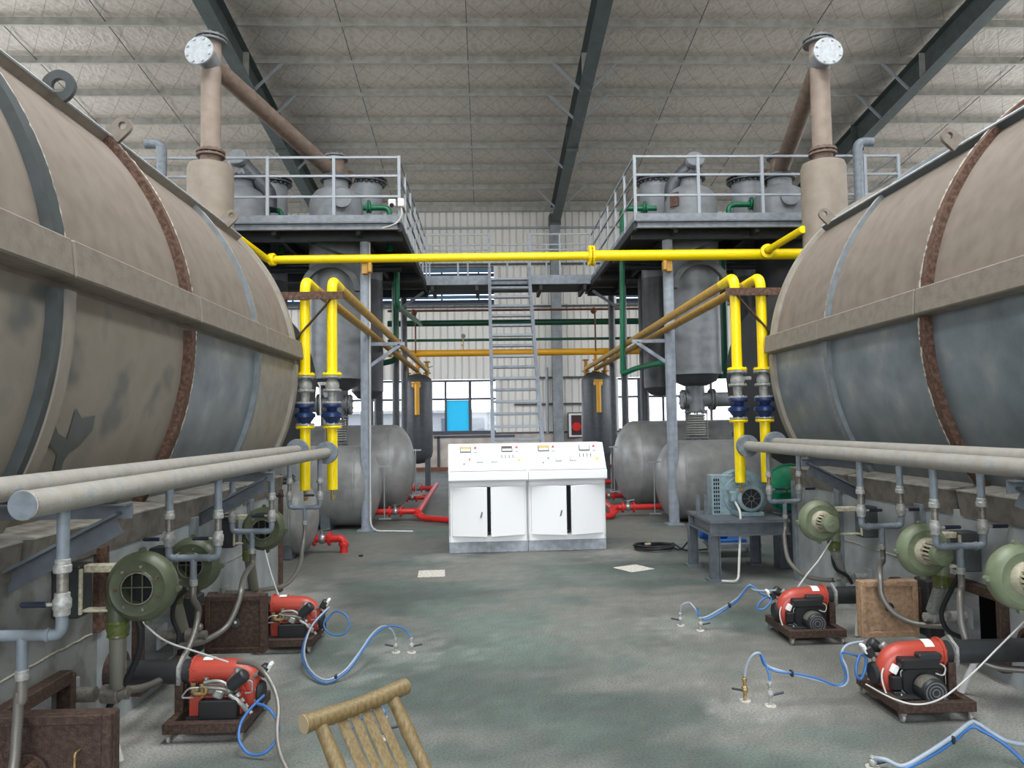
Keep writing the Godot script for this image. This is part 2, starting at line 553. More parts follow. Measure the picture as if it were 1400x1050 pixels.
func build_shell() -> void:
	# floor with worn paint: green coat, bare grey, pale dust by the reactors
	var f1 := FastNoiseLite.new(); f1.seed = 4; f1.frequency = 0.35; f1.fractal_octaves = 4
	var f2 := FastNoiseLite.new(); f2.seed = 9; f2.frequency = 1.1; f2.fractal_octaves = 4
	var f3 := FastNoiseLite.new(); f3.seed = 15; f3.frequency = 5.0; f3.fractal_octaves = 3
	var xs := []
	var zs := []
	var x := -14.6
	while x < 18.0:
		xs.append(x)
		x += 0.055 if x > -3.6 and x < 3.7 else 0.6
	xs.append(18.0)
	var d := -10.0
	while d < 25.8:
		zs.append(d)
		d += 0.07 if d > 2.0 and d < 12.5 else 0.5
	zs.append(25.8)
	var green := c(104, 117, 110).srgb_to_linear()
	var dark := c(80, 89, 85).srgb_to_linear()
	var bare := c(126, 123, 117).srgb_to_linear()
	var pale := c(186, 183, 177).srgb_to_linear()
	var g := G.new()
	var cols := []
	for z in zs:
		var row := PackedColorArray()
		for xx in xs:
			var u: float = absf(xx - XC)
			var a := f1.get_noise_2d(xx * 0.8, z) * 0.9 + f2.get_noise_2d(xx, z) * 0.55
			var k := green.lerp(dark, clampf(0.5 + a * 1.3, 0.0, 1.0))
			var worn := clampf(0.25 + f1.get_noise_2d(xx + 40.0, z * 1.4) * 1.6 + f2.get_noise_2d(xx + 9.0, z * 2.0) * 0.8 + smoothstep(6.5, 9.0, z) * 0.35 + smoothstep(0.9, 1.9, u) * 0.3, 0.0, 1.0)
			k = k.lerp(bare, worn * 0.8)
			var dust := clampf(smoothstep(1.55, 2.35, u) * smoothstep(8.5, 6.5, z) * (0.75 + 1.2 * f2.get_noise_2d(xx, z + 30.0)), 0.0, 0.9)
			for q in [[-1.02, 5.25, 0.3], [0.98, 4.1, 0.22], [1.02, 5.65, 0.28], [-0.95, 8.85, 0.3], [1.05, 8.95, 0.35], [-1.45, 4.75, 0.25]]:
				dust = maxf(dust, 0.33 * smoothstep(q[2] * 1.5, 0.0, Vector2(xx - q[0], z - q[1]).length() * (1.0 + 0.9 * f3.get_noise_2d(xx, z))))
			k = k.lerp(pale, dust)
			var spot := f3.get_noise_2d(xx * 1.3, z * 1.3)
			k = k * (1.0 + 0.22 * spot)
			k.a = 1.0
			row.append(k)
		cols.append(row)
	var up := Vector3.UP
	for i in zs.size() - 1:
		for j in xs.size() - 1:
			var p0 := V(xs[j], 0, -zs[i]); var p1 := V(xs[j + 1], 0, -zs[i])
			var p2 := V(xs[j + 1], 0, -zs[i + 1]); var p3 := V(xs[j], 0, -zs[i + 1])
			# clockwise seen from above
			g.v.append(p0); g.v.append(p3); g.v.append(p2); g.v.append(p0); g.v.append(p2); g.v.append(p1)
			var r0: PackedColorArray = cols[i]
			var r1: PackedColorArray = cols[i + 1]
			g.c.append(r0[j]); g.c.append(r1[j]); g.c.append(r1[j + 1]); g.c.append(r0[j]); g.c.append(r1[j + 1]); g.c.append(r0[j + 1])
			for q in 6: g.n.append(up)
	struct("floor", g, M.floor)
	# side walls and the gable behind the camera with its open door
	for e in [[-14.7, "wall_left", "window_5"], [18.1, "wall_right", "window_6"]]:
		var X: float = e[0]
		g = G.new()
		g.box(V(X, 1.2, -7.9), V(0.2, 2.4, 36.4)); g.box(V(X, 10.3, -7.9), V(0.2, 5.4, 36.4)); g.box(V(X, 5.0, 5.6), V(0.2, 5.2, 9.2)); g.box(V(X, 5.0, -25.6), V(0.2, 5.2, 1.0))
		struct(e[1], g, M.sheet_plain)
		var w := Node3D.new()
		w.name = e[2]
		add_child(w)
		w.set_meta("kind", "structure")
		for k in 14:
			struct("mullion", G.new().box(V(X, 5.0, 1.0 - 2.0 * k), V(0.08, 5.2, 0.06)), M.frame_dark, w)
		struct("pane", G.new().box(V(X, 5.0, -12.05), V(0.006, 5.2, 26.2)), M.glass, w)
	g = G.new()
	g.box(V(-10.2, 6, 10.1), V(9.0, 14, 0.2)); g.box(V(11.85, 6, 10.1), V(12.3, 14, 0.2)); g.box(V(0, 10.2, 10.1), V(11.4, 6.0, 0.2))
	struct("wall_front", g, M.sheet_plain)

func build_roof() -> void:
	var root := Node3D.new()
	root.name = "ceiling"
	add_child(root)
	root.set_meta("kind", "structure")
	var frames := [-14.5, -5.8, 1.97, 9.8, 17.9]
	var d := 25.6
	var k := 0
	while d > -10.0:
		var y := roof_y(d)
		# cold-formed purlin
		var pf := PackedVector2Array([Vector2(-0.035, 0), Vector2(-0.035, -0.17), Vector2(0.035, -0.17), Vector2(0.035, -0.145), Vector2(0.028, -0.145), Vector2(0.028, -0.163), Vector2(-0.028, -0.163), Vector2(-0.028, 0)])
		struct("purlin", G.new().extr(pf, V(-14.6, y, -d), V(18.0, y, -d)), M.foil_steel, root)
		if d > 12.0:
			for i in 4:
				var g := G.new()
				var last := []
				for j in 7:
					var t := j / 6.0
					var dd := d - 1.35 * t
					var sag := 0.05 * sin(PI * t)
					last.append(V(0, roof_y(dd) + 0.012 - sag, -dd))
				for j in 6:
					var a: Vector3 = last[j]
					var b: Vector3 = last[j + 1]
					var m := -(V(1, 0, 0).cross(b - a)).normalized()
					if m.y > 0: m = -m
					var ma := m
					g.flat(V(frames[i], a.y, a.z), V(frames[i + 1], a.y, a.z), V(frames[i + 1], b.y, b.z), V(frames[i], b.y, b.z), ma)
				struct("insulation_panel", g, M.foil, root)
		d -= 1.35
		k += 1
	# outer skin above the blanket, open where the roof lights are
	var g := G.new()
	for e in [[25.9, 12.6], [12.6, -2.0], [-2.0, -10.2]]:
		var a := V(0, roof_y(e[0]) + 0.12, -e[0])
		var b := V(0, roof_y(e[1]) + 0.12, -e[1])
		g.bar(a + V(1.7, 0, 0), b + V(1.7, 0, 0), 33.0, 0.08)
	struct("roof_sheet", g, M.sheet_plain, root)
	for x in [-3.45, -0.76, -8.4, -10.6, 4.3, 6.9, 12.4]:
		struct("tie_rod", G.new().bar(V(x, roof_y(25.6) - 0.1, -25.6), V(x, roof_y(12.0) - 0.1, -12.0), 0.014, 0.014), M.dark_steel, root)
	# rafters
	var names := ["sloping green-grey roof rafter above the dusty tan stack", "sloping green-grey roof rafter above the ladder, meeting the wall column", "sloping green-grey roof rafter above the blue-grey reactor"]
	for i in 3:
		var X: float = frames[i + 1]
		var t := thing("roof_rafter", V(X, roof_y(25.6) - 0.4, -25.6), names[i], "rafter", "roof rafters of the hall")
		for e in [[25.6, 20.3], [20.3, 0.0]]:
			var dep0 := 0.6
			var a := V(X, roof_y(e[0]) - 0.2 - dep0 * 0.5, -e[0])
			var b := V(X, roof_y(e[1]) - 0.2 - 0.3, -e[1])
			var gg := G.new()
			gg.bar(a, b, 0.016, 0.6)
			gg.bar(a + V(0, 0.3, 0), b + V(0, 0.3, 0), 0.3, 0.016)
			gg.bar(a - V(0, 0.3, 0), b - V(0, 0.3, 0), 0.3, 0.018)
			part("beam", gg, M.beam_green, t)
		part("splice_plate", G.new().box(V(X, roof_y(20.3) - 0.52, -20.3), V(0.32, 0.72, 0.05)), M.beam_green, t)
		for q in [24.2, 21.5, 18.8, 17.5]:
			for s in [-1, 1]:
				var p := V(X + s * 0.1, roof_y(q) - 0.8, -q)
				part("fly_brace", G.new().bar(p, V(X + s * 0.75, roof_y(q) - 0.15, -q), 0.05, 0.05), M.rail, t)
		part("web_stiffener", G.new().box(V(X, roof_y(17.0) - 0.5, -17.0), V(0.28, 0.58, 0.02)), M.foil_steel, t)
	# roof lights out of view that let the daylight in
	var n := 0
	for x in [-5.5, 0.0, 5.5]:
		var m := mat("roof_light_glow", Color(0.9, 0.92, 0.94), 0.5)
		m.emission_enabled = true; m.emission = Color(1, 0.99, 0.97); m.emission_energy_multiplier = 1.0
		var words := ["translucent roof light panel over the dusty reactor", "translucent roof light panel over the middle aisle", "translucent roof light panel over the blue-grey reactor"]
		solid("roof_light", G.new().box(V(x, roof_y(4.5) - 0.25, -4.5), V(2.3, 0.05, 15.0)), m, V(x, roof_y(4.5) - 0.25, -4.5), words[n], "roof light", "roof lights over the aisle")
		n += 1

# trapezoid sheet between x0..x1, y0..y1 at depth d facing the camera, one panel per 0.95 m
func sheet(x0: float, x1: float, y0: float, y1: float, d: float, root: Node3D) -> void:
	var x := x0
	while x < x1 - 0.01:
		var xe := minf(x + 0.948, x1)
		var pts := [Vector2(x, 0.0)]
		var q := x + 0.06
		while q + 0.1 < xe:
			pts.append_array([Vector2(q, 0.0), Vector2(q + 0.016, -0.045), Vector2(q + 0.052, -0.045), Vector2(q + 0.068, 0.0)])
			q += 0.237
		pts.append(Vector2(xe, 0.0))
		var g := G.new()
		for i in pts.size() - 1:
			var a: Vector2 = pts[i]
			var b: Vector2 = pts[i + 1]
			var e := b - a
			g.flat(V(a.x, y0, -d + a.y), V(b.x, y0, -d + b.y), V(b.x, y1, -d + b.y), V(a.x, y1, -d + a.y), V(-e.y, 0, e.x).normalized())
		g.box(V((x + xe) / 2, (y0 + y1) / 2, -d - 0.06), V(xe - x, y1 - y0, 0.02))
		struct("wall_panel", g, M.wall_sheet, root)
		x += 0.948

func build_far_wall() -> void:
	var D := 25.8
	var root := Node3D.new()
	root.name = "wall_back"
	add_child(root)
	root.set_meta("kind", "structure")
	sheet(-14.6, 18.0, 6.86, 9.1, D, root)
	sheet(-14.6, 18.0, 3.04, 5.55, D, root)
	sheet(-0.02, 3.9, 1.22, 3.04, D, root)
	sheet(-0.02, 3.9, 5.55, 6.86, D, root)
	for e in [[-14.6, -10.0], [10.5, 18.0]]:
		sheet(e[0], e[1], 1.22, 3.04, D, root)
		sheet(e[0], e[1], 5.55, 6.86, D, root)
	struct("low_wall", G.new().box(V(1.7, 0.61, -D - 0.06), V(32.6, 1.22, 0.24)), M.wall_low, root)
	struct("sill", G.new().box(V(1.7, 1.225, -D + 0.07), V(32.6, 0.05, 0.08)), M.frame_dark, root)
	struct("eave_beam", G.new().box(V(1.7, 8.86, -D + 0.14), V(32.6, 0.3, 0.14), Basis(), 0.01), M.foil_steel, root)
	for y in [8.16, 6.92, 5.48]:
		struct("girt", G.new().box(V(1.7, y, -D + 0.09), V(32.6, 0.055, 0.1)), M.dark_steel if y < 8 else M.rail, root)
	struct("girt", G.new().box(V(1.9, 3.06, -D + 0.08), V(4.0, 0.06, 0.09)), M.dark_steel, root)
	struct("girt", G.new().box(V(2.2, 2.17, -D + 0.08), V(3.4, 0.06, 0.09)), M.dark_steel, root)
	struct("panel_outline", G.new().box(V(-0.85, 1.12, -D + 0.075), V(2.7, 0.08, 0.02)).box(V(-2.05, 0.6, -D + 0.075), V(0.09, 1.04, 0.02)), M.frame_dark, root)
	struct("skirting", G.new().box(V(1.7, 0.06, -D + 0.075), V(32.6, 0.12, 0.03)), M.brown_pipe, root)
	# windows: aluminium frames in two ribbons
	var n := 0
	for e in [[-10.0, -0.02], [3.9, 10.5]]:
		for row in 2:
			n += 1
			var w := Node3D.new()
			w.name = "window_%d" % n
			add_child(w)
			w.set_meta("kind", "structure")
			var y0 := 1.25 if row == 0 else 5.55
			var y1 := 3.02 if row == 0 else 6.86
			var x0: float = e[0]
			var x1: float = e[1]
			for y in ([y0 + 0.03, y1 - 0.03, 2.38] if row == 0 else [y0 + 0.03, y1 - 0.03]):
				struct("window_frame", G.new().box(V((x0 + x1) / 2, y, -D), V(x1 - x0, 0.07, 0.09)), M.frame_dark, w)
			struct("window_jamb", G.new().box(V(x1 - 0.05 if x1 < 0.5 else x0 + 0.05, (y0 + y1) / 2, -D + 0.05), V(0.12, y1 - y0, 0.1)), M.frame_white, w)
			if row == 0:
				var k := 0
				var xs := [-0.02, -0.98, -1.8, -2.62, -3.44, -4.26, -5.08, -5.9, -6.72, -7.54, -8.36, -9.18, -10.0] if x1 < 0.5 else [3.9, 4.72, 5.54, 6.36, 7.18, 8.0, 8.82, 9.64, 10.5]
				for i in xs.size() - 1:
					var xa: float = minf(xs[i], xs[i + 1])
					var xb: float = maxf(xs[i], xs[i + 1])
					struct("mullion", G.new().box(V(xs[i + 1], (y0 + y1) / 2, -D), V(0.07 if i % 2 else 0.1, y1 - y0, 0.08)), M.frame_dark, w)
					var blue: bool = x1 < 0.5 and i == 1
					struct("pane", G.new().box(V((xa + xb) / 2, (y0 + 2.34) / 2, -D - 0.01), V(xb - xa, 2.34 - y0, 0.006)), M.glass_blue if blue else M.glass, w)
					struct("pane", G.new().box(V((xa + xb) / 2, (y1 + 2.42) / 2, -D - 0.01), V(xb - xa, y1 - 2.42, 0.006)), M.glass, w)
			else:
				var k := 0
				var y := y0 + 0.12
				while y < y1 - 0.08:
					struct("slat", G.new().box(V((x0 + x1) / 2, y, -D + 0.01), V(x1 - x0, 0.125, 0.02), Basis(Vector3.RIGHT, 0.25)), M.slat_blue if k % 2 == 0 else M.slat_grey, w)
					y += 0.15
					k += 1
				for i in 8:
					struct("mullion", G.new().box(V(x0 + (x1 - x0) * (i + 0.5) / 8.0, (y0 + y1) / 2, -D - 0.03), V(0.06, y1 - y0, 0.05)), M.frame_dark, w)
	struct("conduit", G.new().cyl(V(1.6, 1.2, -D + 0.15), V(1.6, 3.4, -D + 0.15), 0.05, 10), M.rail, root)
	# hall columns on the far wall
	var words := ["grey steel wall column behind the dark vessel and dusty stack", "grey steel wall column rising behind the ladder to the middle rafter", "grey steel wall column behind the blue-grey reactor's platform"]
	var i := 0
	for X in [-5.62, 1.95, 9.5]:
		var t := thing("steel_column", V(X, 0, -D + 0.2), words[i], "column", "hall columns on the far wall")
		var g := G.new()
		g.box(V(X, 4.3, -D + 0.36), V(0.34, 8.6, 0.016)); g.box(V(X, 4.3, -D + 0.06), V(0.34, 8.6, 0.016)); g.box(V(X, 4.3, -D + 0.21), V(0.012, 8.6, 0.3))
		part("shaft", g, M.column_grey, t)
		part("cap_plate", G.new().box(V(X, 8.36, -D + 0.22), V(0.4, 0.34, 0.4), Basis(), 0.01), M.beam_green, t)
		part("base_plate", G.new().box(V(X, 0.015, -D + 0.25), V(0.5, 0.03, 0.44)), M.column_grey, t)
		i += 1
	# outside, seen through the panes
	struct("outside_ground", G.new().box(V(0, -0.25, -60), V(120, 0.3, 68)), M.outside_ground)
	var b := thing("outbuilding", V(-3, 0, -46), "pale building in the yard seen through the windows", "building")
	part("wall", G.new().box(V(-3.5, 1.1, -46), V(10.0, 2.2, 6.0)), M.outside_wall, b)
	part("roof", G.new().box(V(-3.5, 2.28, -46), V(10.6, 0.16, 6.6)), M.sheet_plain, b)
	for xx in [-2.6, -0.9, 0.6]:
		part("window", G.new().box(V(xx, 1.5, -42.98), V(0.7, 0.8, 0.08)), M.slat_blue, b)
	solid("hedge", G.new().box(V(-1.0, 0.45, -38), V(4.0, 0.9, 0.9), Basis(), 0.2), M.outside_green, V(-1.0, 0, -38), "low green hedge outside the windows behind the ladder", "hedge")

func build_reactor(s: int) -> void:
	var dusty := s < 0
	var R := 1.72 if dusty else 1.74
	var yc := 2.05 if dusty else 2.09
	var uc := 4.03
	var th := 45.0        # shoulder strip
	var t := thing("reactor", P(s, uc, 0, 4.0), "huge horizontal reactor in a dusty beige ribbed jacket, its lower plates stained" if dusty else "huge horizontal reactor in a ribbed jacket with clean blue-grey lower plates", "reactor", "twin horizontal reactors")
	var o := P(s, uc, yc, 0)
	var ax := V(0, 0, -1)
	var xr := V(-s, 0, 0)      # angle 0 faces the aisle
	var sg := -1.0 if ax.cross(xr).y < 0 else 1.0
	var edges := [0.45, 1.85, 3.26, 4.7, 6.12, 7.3]
	var rad := func(a: float) -> float: return deg_to_rad(a) * sg
	for i in 5:
		var z0: float = edges[i]
		var z1: float = edges[i + 1]
		for q in [[-78.0, 2.0, 0], [2.0, th, 1], [th, 104.0, 1]]:
			var m: Material
			if q[2] == 1:
				m = M.sand
			elif dusty:
				m = M.steel_panel if i == 3 else (M.grey_panel if i == 4 else M.beige_panel)
			else:
				m = M.steel_panel
			var a0: float = rad.call(q[0])
			var a1: float = rad.call(q[1])
			part("jacket_panel", G.new().lathe([Vector2(R, z0), Vector2(R, z1)], o, ax, 16, minf(a0, a1), maxf(a0, a1), xr), m, t)
	# ribs: two flanges with a gap
	var rng := RandomNumberGenerator.new()
	rng.seed = 5 + s
	for i in range(1, 6):
		var z: float = edges[i]
		for q in [[-78.0, 1.5], [7.5, 104.0]]:
			var a0: float = minf(rad.call(q[0]), rad.call(q[1]))
			var a1: float = maxf(rad.call(q[0]), rad.call(q[1]))
			var m: Material = M.rib_grey
			if i == 3: m = M.rust
			if i == 2: m = M.dark_steel if dusty else M.rust
			if i == 1: m = M.dark_steel
			if i == 5: m = M.grey_panel
			var h := 0.05 if i == 3 or i == 2 else 0.035
			var wd := 0.045
			var g := G.new()
			if i == 4:
				wd = 0.02 if q[0] > 0 else 0.035
			if i == 3:
				wd = 0.034
			g.lathe([Vector2(R - 0.01, z - wd), Vector2(R + h, z - wd), Vector2(R + h, z + wd), Vector2(R - 0.01, z + wd)], o, ax, 40, a0, a1, xr)
			part("rib", g, m, t)
			if i == 2 and q[0] < 0 and dusty:
				part("rib_face", G.new().lathe([Vector2(R + h, z + 0.0), Vector2(R + h + 0.01, z + 0.0), Vector2(R + h + 0.01, z + 0.08), Vector2(R + h, z + 0.08)], o, ax, 40, a0, a1, xr), M.beige_panel, t)
			# weld bead, lumpy
			if i < 5:
				var pts := []
				var rs := []
				var steps := 150
				for k in steps + 1:
					var a := lerpf(a0, a1, k / float(steps))
					var dir := xr * cos(a) + ax.cross(xr) * sin(a)
					pts.append(o + dir * (R + h - 0.004) + ax * (z + (wd if i != 3 else wd) * (1.0 if rng.randf() > 0.15 else 0.8)))
					rs.append(rng.randf_range(0.003, 0.012 if i == 3 else 0.008))
				part("weld_bead", G.new().tube(pts, rs, 5), M.weld, t)
	if dusty:
		# bare primer patch on the near lower plate, mapped round the jacket
		var outline := PackedVector2Array([Vector2(-17.3, 3.35), Vector2(-16.7, 3.41), Vector2(-18.9, 3.49), Vector2(-19.9, 3.58), Vector2(-17.8, 3.57), Vector2(-15.0, 3.57), Vector2(-16.6, 3.65), Vector2(-16.0, 3.76), Vector2(-18.5, 3.78), Vector2(-21.1, 3.71), Vector2(-22.0, 3.65), Vector2(-23.5, 3.63), Vector2(-28.3, 3.68), Vector2(-28.7, 3.66), Vector2(-25.8, 3.59), Vector2(-22.4, 3.55), Vector2(-20.4, 3.44)])
		var tri_ := Geometry2D.triangulate_polygon(outline)
		var g := G.new()
		for k in range(0, tri_.size(), 3):
			var q := []
			var nn := []
			for j in 3:
				var pa: float = rad.call(outline[tri_[k + j]].x)
				var dv := xr * cos(pa) + ax.cross(xr) * sin(pa)
				q.append(o + dv * (R + 0.004) + ax * outline[tri_[k + j]].y)
				nn.append(dv)
			g.tri(q[0], q[1], q[2], nn[0], nn[1], nn[2])
		part("primer_patch", g, M.primer, t)
	# side band and shoulder strip
	for q in [[5.6 if dusty else 4.4, 0.16]]:
		for i in 5:
			var a: float = rad.call(q[0])
			var dir := xr * cos(a) + ax.cross(xr) * sin(a)
			var tan := dir.cross(ax)
			var z0: float = edges[i] + 0.006
			var z1: float = edges[i + 1] - 0.006
			var mid := o + dir * (R + 0.03)
			part("side_band", G.new().box(mid + ax * (z0 + z1) * 0.5, V(0.14, 0.165, z1 - z0), Basis(dir, tan, ax), 0.008), M.band, t)
	var a: float = rad.call(th)
	var dir := xr * cos(a) + ax.cross(xr) * sin(a)
	var tan := dir.cross(ax)
	part("shoulder_strip", G.new().box(o + dir * (R + 0.022) + ax * 3.8, V(0.066, 0.02, 6.8), Basis(dir, tan, ax)), M.dark_steel if not dusty else M.band, t)
	part("shoulder_cap", G.new().box(o + dir * (R + 0.058) + ax * 3.8, V(0.01, 0.03, 6.8), Basis(dir, tan, ax)), M.white_blind, t)
	# lifting lugs
	for z in ([4.08, 4.72, 6.75] if dusty else [3.95, 5.06, 7.0]):
		var big: bool = z < 4.6 and dusty
		var b := Basis(tan, dir, tan.cross(dir))
		var c0: Vector3 = o + dir * (R + 0.055) + ax * z
		var w := 0.085 if big else 0.055
		var h := 0.15 if not big else 0.13
		var poly := PackedVector2Array()
		for p in [[-w, 0.0], [w, 0.0]]:
			poly.append(Vector2(p[0], p[1]))
		for k in 9:
			var aa := PI * k / 8.0
			poly.append(Vector2(w * cos(aa), h - w + w * sin(aa) * 1.0))
		# plate with a hole: outer ring stitched to the hole
		var hole := []
		var outer := []
		var hc := Vector2(0, h - w)
		var hr := w * 0.45
		for k in 24:
			var aa := TAU * k / 24.0
			var dv := Vector2(cos(aa), sin(aa))
			hole.append(hc + dv * hr)
			var far := 10.0
			# ray to the outline
			for j in poly.size():
				var hit = Geometry2D.segment_intersects_segment(hc, hc + dv * 2.0, poly[j], poly[(j + 1) % poly.size()])
				if hit != null:
					far = minf(far, hc.distance_to(hit))
			outer.append(hc + dv * far)
		var g := G.new()
		var thick := 0.014
		var pt := func(v2: Vector2, zz: float) -> Vector3: return c0 + b * V(v2.x, v2.y, zz)
		for k in 24:
			var k2 := (k + 1) % 24
			for f in [-1.0, 1.0]:
				g.flat(pt.call(hole[k], f * thick), pt.call(outer[k], f * thick), pt.call(outer[k2], f * thick), pt.call(hole[k2], f * thick), b.z * f)
			var n1: Vector2 = (outer[k] - hc).normalized()
			g.flat(pt.call(outer[k], -thick), pt.call(outer[k], thick), pt.call(outer[k2], thick), pt.call(outer[k2], -thick), b * V(n1.x, n1.y, 0))
			g.flat(pt.call(hole[k], -thick), pt.call(hole[k], thick), pt.call(hole[k2], thick), pt.call(hole[k2], -thick), b * V(-n1.x, -n1.y, 0))
		part("lifting_lug", g, M.band if not big else M.dark_steel, t)
	# end plate and the gas chamber behind it
	part("end_plate", G.new().lathe([Vector2(0, 7.3), Vector2(R + 0.0, 7.3), Vector2(R + 0.02, 7.32), Vector2(R + 0.02, 7.36), Vector2(R, 7.38), Vector2(0, 7.38)], o, ax, 48), M.equipment_dark, t)
	part("front_plate", G.new().lathe([Vector2(0, 0.4), Vector2(R + 0.03, 0.4), Vector2(R + 0.03, 0.46), Vector2(0, 0.46)], o, ax, 48), M.equipment_dark, t)
	part("end_chamber", G.new().lathe([Vector2(1.3, 7.36), Vector2(1.3, 10.2), Vector2(1.2, 10.35), Vector2(0, 10.4)], o, ax, 40), M.deck_dark, t)
	# fire casing under the jacket, wall towards the aisle
	var cu := 2.42
	var ct := 0.93
	var zc := [0.45, 2.6, 3.9, 5.1, 6.3, 7.25]
	for i in 5:
		var z0: float = zc[i]
		var z1: float = zc[i + 1]
		var m: Material = M.casing if (i > 1 or not dusty) else M.casing_dark
		# fire door openings
		var op := []
		if i == 2: op = [4.3, 4.93, 0.1, 0.47]
		if i == 1 and dusty: op = [2.98, 3.58, 0.06, 0.38]
		if op:
			for e in [[z0, op[0], 0.0, ct], [op[1], z1, 0.0, ct], [op[0], op[1], op[3], ct], [op[0], op[1], 0.0, op[2]]]:
				part("casing_plate", G.new().box(P(s, cu + 0.02, (e[2] + e[3]) / 2, (e[0] + e[1]) / 2), V(0.04, e[3] - e[2], e[1] - e[0])), m, t)
			part("firebox", G.new().box(P(s, cu + 0.35, 0.3, (op[0] + op[1]) / 2), V(0.02, 0.6, 0.9)), M.void, t)
			var g := G.new()
			for e in [[op[0] - 0.03, op[0] + 0.01, op[2] - 0.03, op[3] + 0.03], [op[1] - 0.01, op[1] + 0.03, op[2] - 0.03, op[3] + 0.03], [op[0], op[1], op[3] - 0.01, op[3] + 0.05], [op[0], op[1], op[2] - 0.03, op[2] + 0.01]]:
				g.box(P(s, cu - 0.02, (e[2] + e[3]) / 2, (e[0] + e[1]) / 2), V(0.07, e[3] - e[2], e[1] - e[0]), Basis(), 0.005)
			part("door_frame", g, M.rust_iron, t)
		else:
			part("casing_plate", G.new().box(P(s, cu + 0.02, ct / 2, (z0 + z1) / 2), V(0.04, ct, z1 - z0 - 0.004)), m, t)
		if i < 4:
			part("casing_rib", G.new().box(P(s, cu - 0.012, ct / 2 + 0.26 if z1 < 5 else ct / 2, z1), V(0.045, ct - (0.52 if z1 < 5 else 0.0), 0.09), Basis(), 0.004), M.rust if (i == 1) else M.rib_grey, t)
	part("casing_rib", G.new().box(P(s, cu - 0.005, ct / 2, 7.22), V(0.05, ct, 0.07), Basis(), 0.004), M.rust if dusty else M.rib_grey, t)
	part("casing_end", G.new().box(P(s, cu + 1.65, 0.4, 7.25), V(3.3, 0.8, 0.04)), M.casing_dark, t)
	# weld seam lines across the casing
	for i in range(1, 5):
		var pts := []
		for k in 21:
			pts.append(P(s, cu - 0.002, 0.52 + 0.004 * rng.randf_range(-1, 1), lerpf(zc[i] + 0.06, zc[i + 1] - 0.06, k / 20.0)))
		if i != 2:
			part("weld_bead", G.new().tube(pts, 0.006, 5), M.weld, t)
	# ledge: sloping lip where jacket meets casing
	for i in 5:
		var z0: float = [0.45, 1.9, 3.3, 4.75, 6.15][i]
		var z1: float = [1.84, 3.22, 4.66, 6.08, 7.25][i]
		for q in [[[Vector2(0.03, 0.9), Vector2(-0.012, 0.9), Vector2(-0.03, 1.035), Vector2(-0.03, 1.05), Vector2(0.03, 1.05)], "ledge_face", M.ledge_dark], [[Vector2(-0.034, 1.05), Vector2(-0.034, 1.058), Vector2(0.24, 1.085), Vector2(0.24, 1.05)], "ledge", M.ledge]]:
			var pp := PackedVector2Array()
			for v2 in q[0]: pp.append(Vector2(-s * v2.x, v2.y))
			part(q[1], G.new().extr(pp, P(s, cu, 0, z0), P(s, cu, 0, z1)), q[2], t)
	# brackets carrying the gas manifolds
	for z in ([3.15, 5.2] if dusty else [3.5, 5.85]):
		var g := G.new()
		g.bar(P(s, 1.93, 1.205, z), P(s, 2.5, 1.205, z), 0.06, 0.008); g.bar(P(s, 1.93, 1.175, z + 0.03), P(s, 2.5, 1.175, z + 0.03), 0.008, 0.06)
		part("bracket_arm", g, M.frame_blue, t)
		part("bracket_brace", G.new().bar(P(s, 1.97, 1.17, z), P(s, 2.5, 0.9, z), 0.07, 0.012).bar(P(s, 1.99, 1.125, z + 0.035), P(s, 2.48, 0.87, z + 0.035), 0.01, 0.09), M.frame_blue, t)
	# bracket for the yellow risers on the end
	part("riser_bracket", G.new().bar(P(s, 1.86, 2.8, 7.42), P(s, 2.46, 2.8, 7.42), 0.07, 0.01).bar(P(s, 1.86, 2.765, 7.385), P(s, 2.46, 2.765, 7.385), 0.01, 0.07), M.rust, t)
	part("riser_brace", G.new().bar(P(s, 1.95, 2.77, 7.42), P(s, 2.36, 2.3, 7.42), 0.05, 0.012), M.rust_iron, t)
	# swung-open fire doors
	var doors := [[4.96, 1.89, 2.27, 0.1, 0.46]]
	if dusty: doors.append([2.92, 1.86, 2.4, 0.1, 0.48])
	for e in doors:
		var z: float = e[0]
		var near: bool = z < 4
		var du := P(s, (e[1] + e[2]) / 2, (e[3] + e[4]) / 2, z)
		var dw: float = e[2] - e[1]
		var dh: float = e[4] - e[3]
		var dm: Material = M.rust_iron if dusty else M.tan_rust
		var dr := part("fire_door", G.new().box(du, V(dw, dh, 0.05), Basis(), 0.006), dm, t)
		var g := G.new()
		var fr := du + V(0, 0, 0.03)
		for k in [-1, 1]:
			g.box(fr + V(k * (dw / 2 - 0.02), 0, 0), V(0.035, dh, 0.03), Basis(), 0.004)
			g.box(fr + V(0, k * (dh / 2 - 0.02), 0), V(dw - 0.07, 0.035, 0.03), Basis(), 0.004)
		part("door_rim", g, dm if not near else M.rust_iron, dr)
		if near:
			part("latch_wheel", G.new().flange(du + V(-0.03, -0.02, 0.035), V(0, 0, 1), 0.075, 0.02, 0), M.rust_iron, dr)
			part("latch_bar", G.new().bar(du + V(-0.06, -0.03, 0.055), du + V(0.01, 0.03, 0.055), 0.025, 0.02, V(0, 0, 1)), M.rust, dr)
			part("handle", G.new().tube(bent([du + V(0.15, -0.1, 0.02), du + V(0.15, -0.1, 0.06), du + V(0.15, 0.06, 0.06), du + V(0.15, 0.06, 0.02)], 0.015), 0.005, 6), M.brass, dr)
		else:
			part("peephole", G.new().lathe([Vector2(0, 0), Vector2(0.024, 0), Vector2(0.03, 0.012), Vector2(0.016, 0.014), Vector2(0.014, 0.004), Vector2(0, 0.004)], du + V(0, 0.01, 0.024), V(0, 0, 1), 16), M.black_rough if not dusty else M.dark_steel, dr)
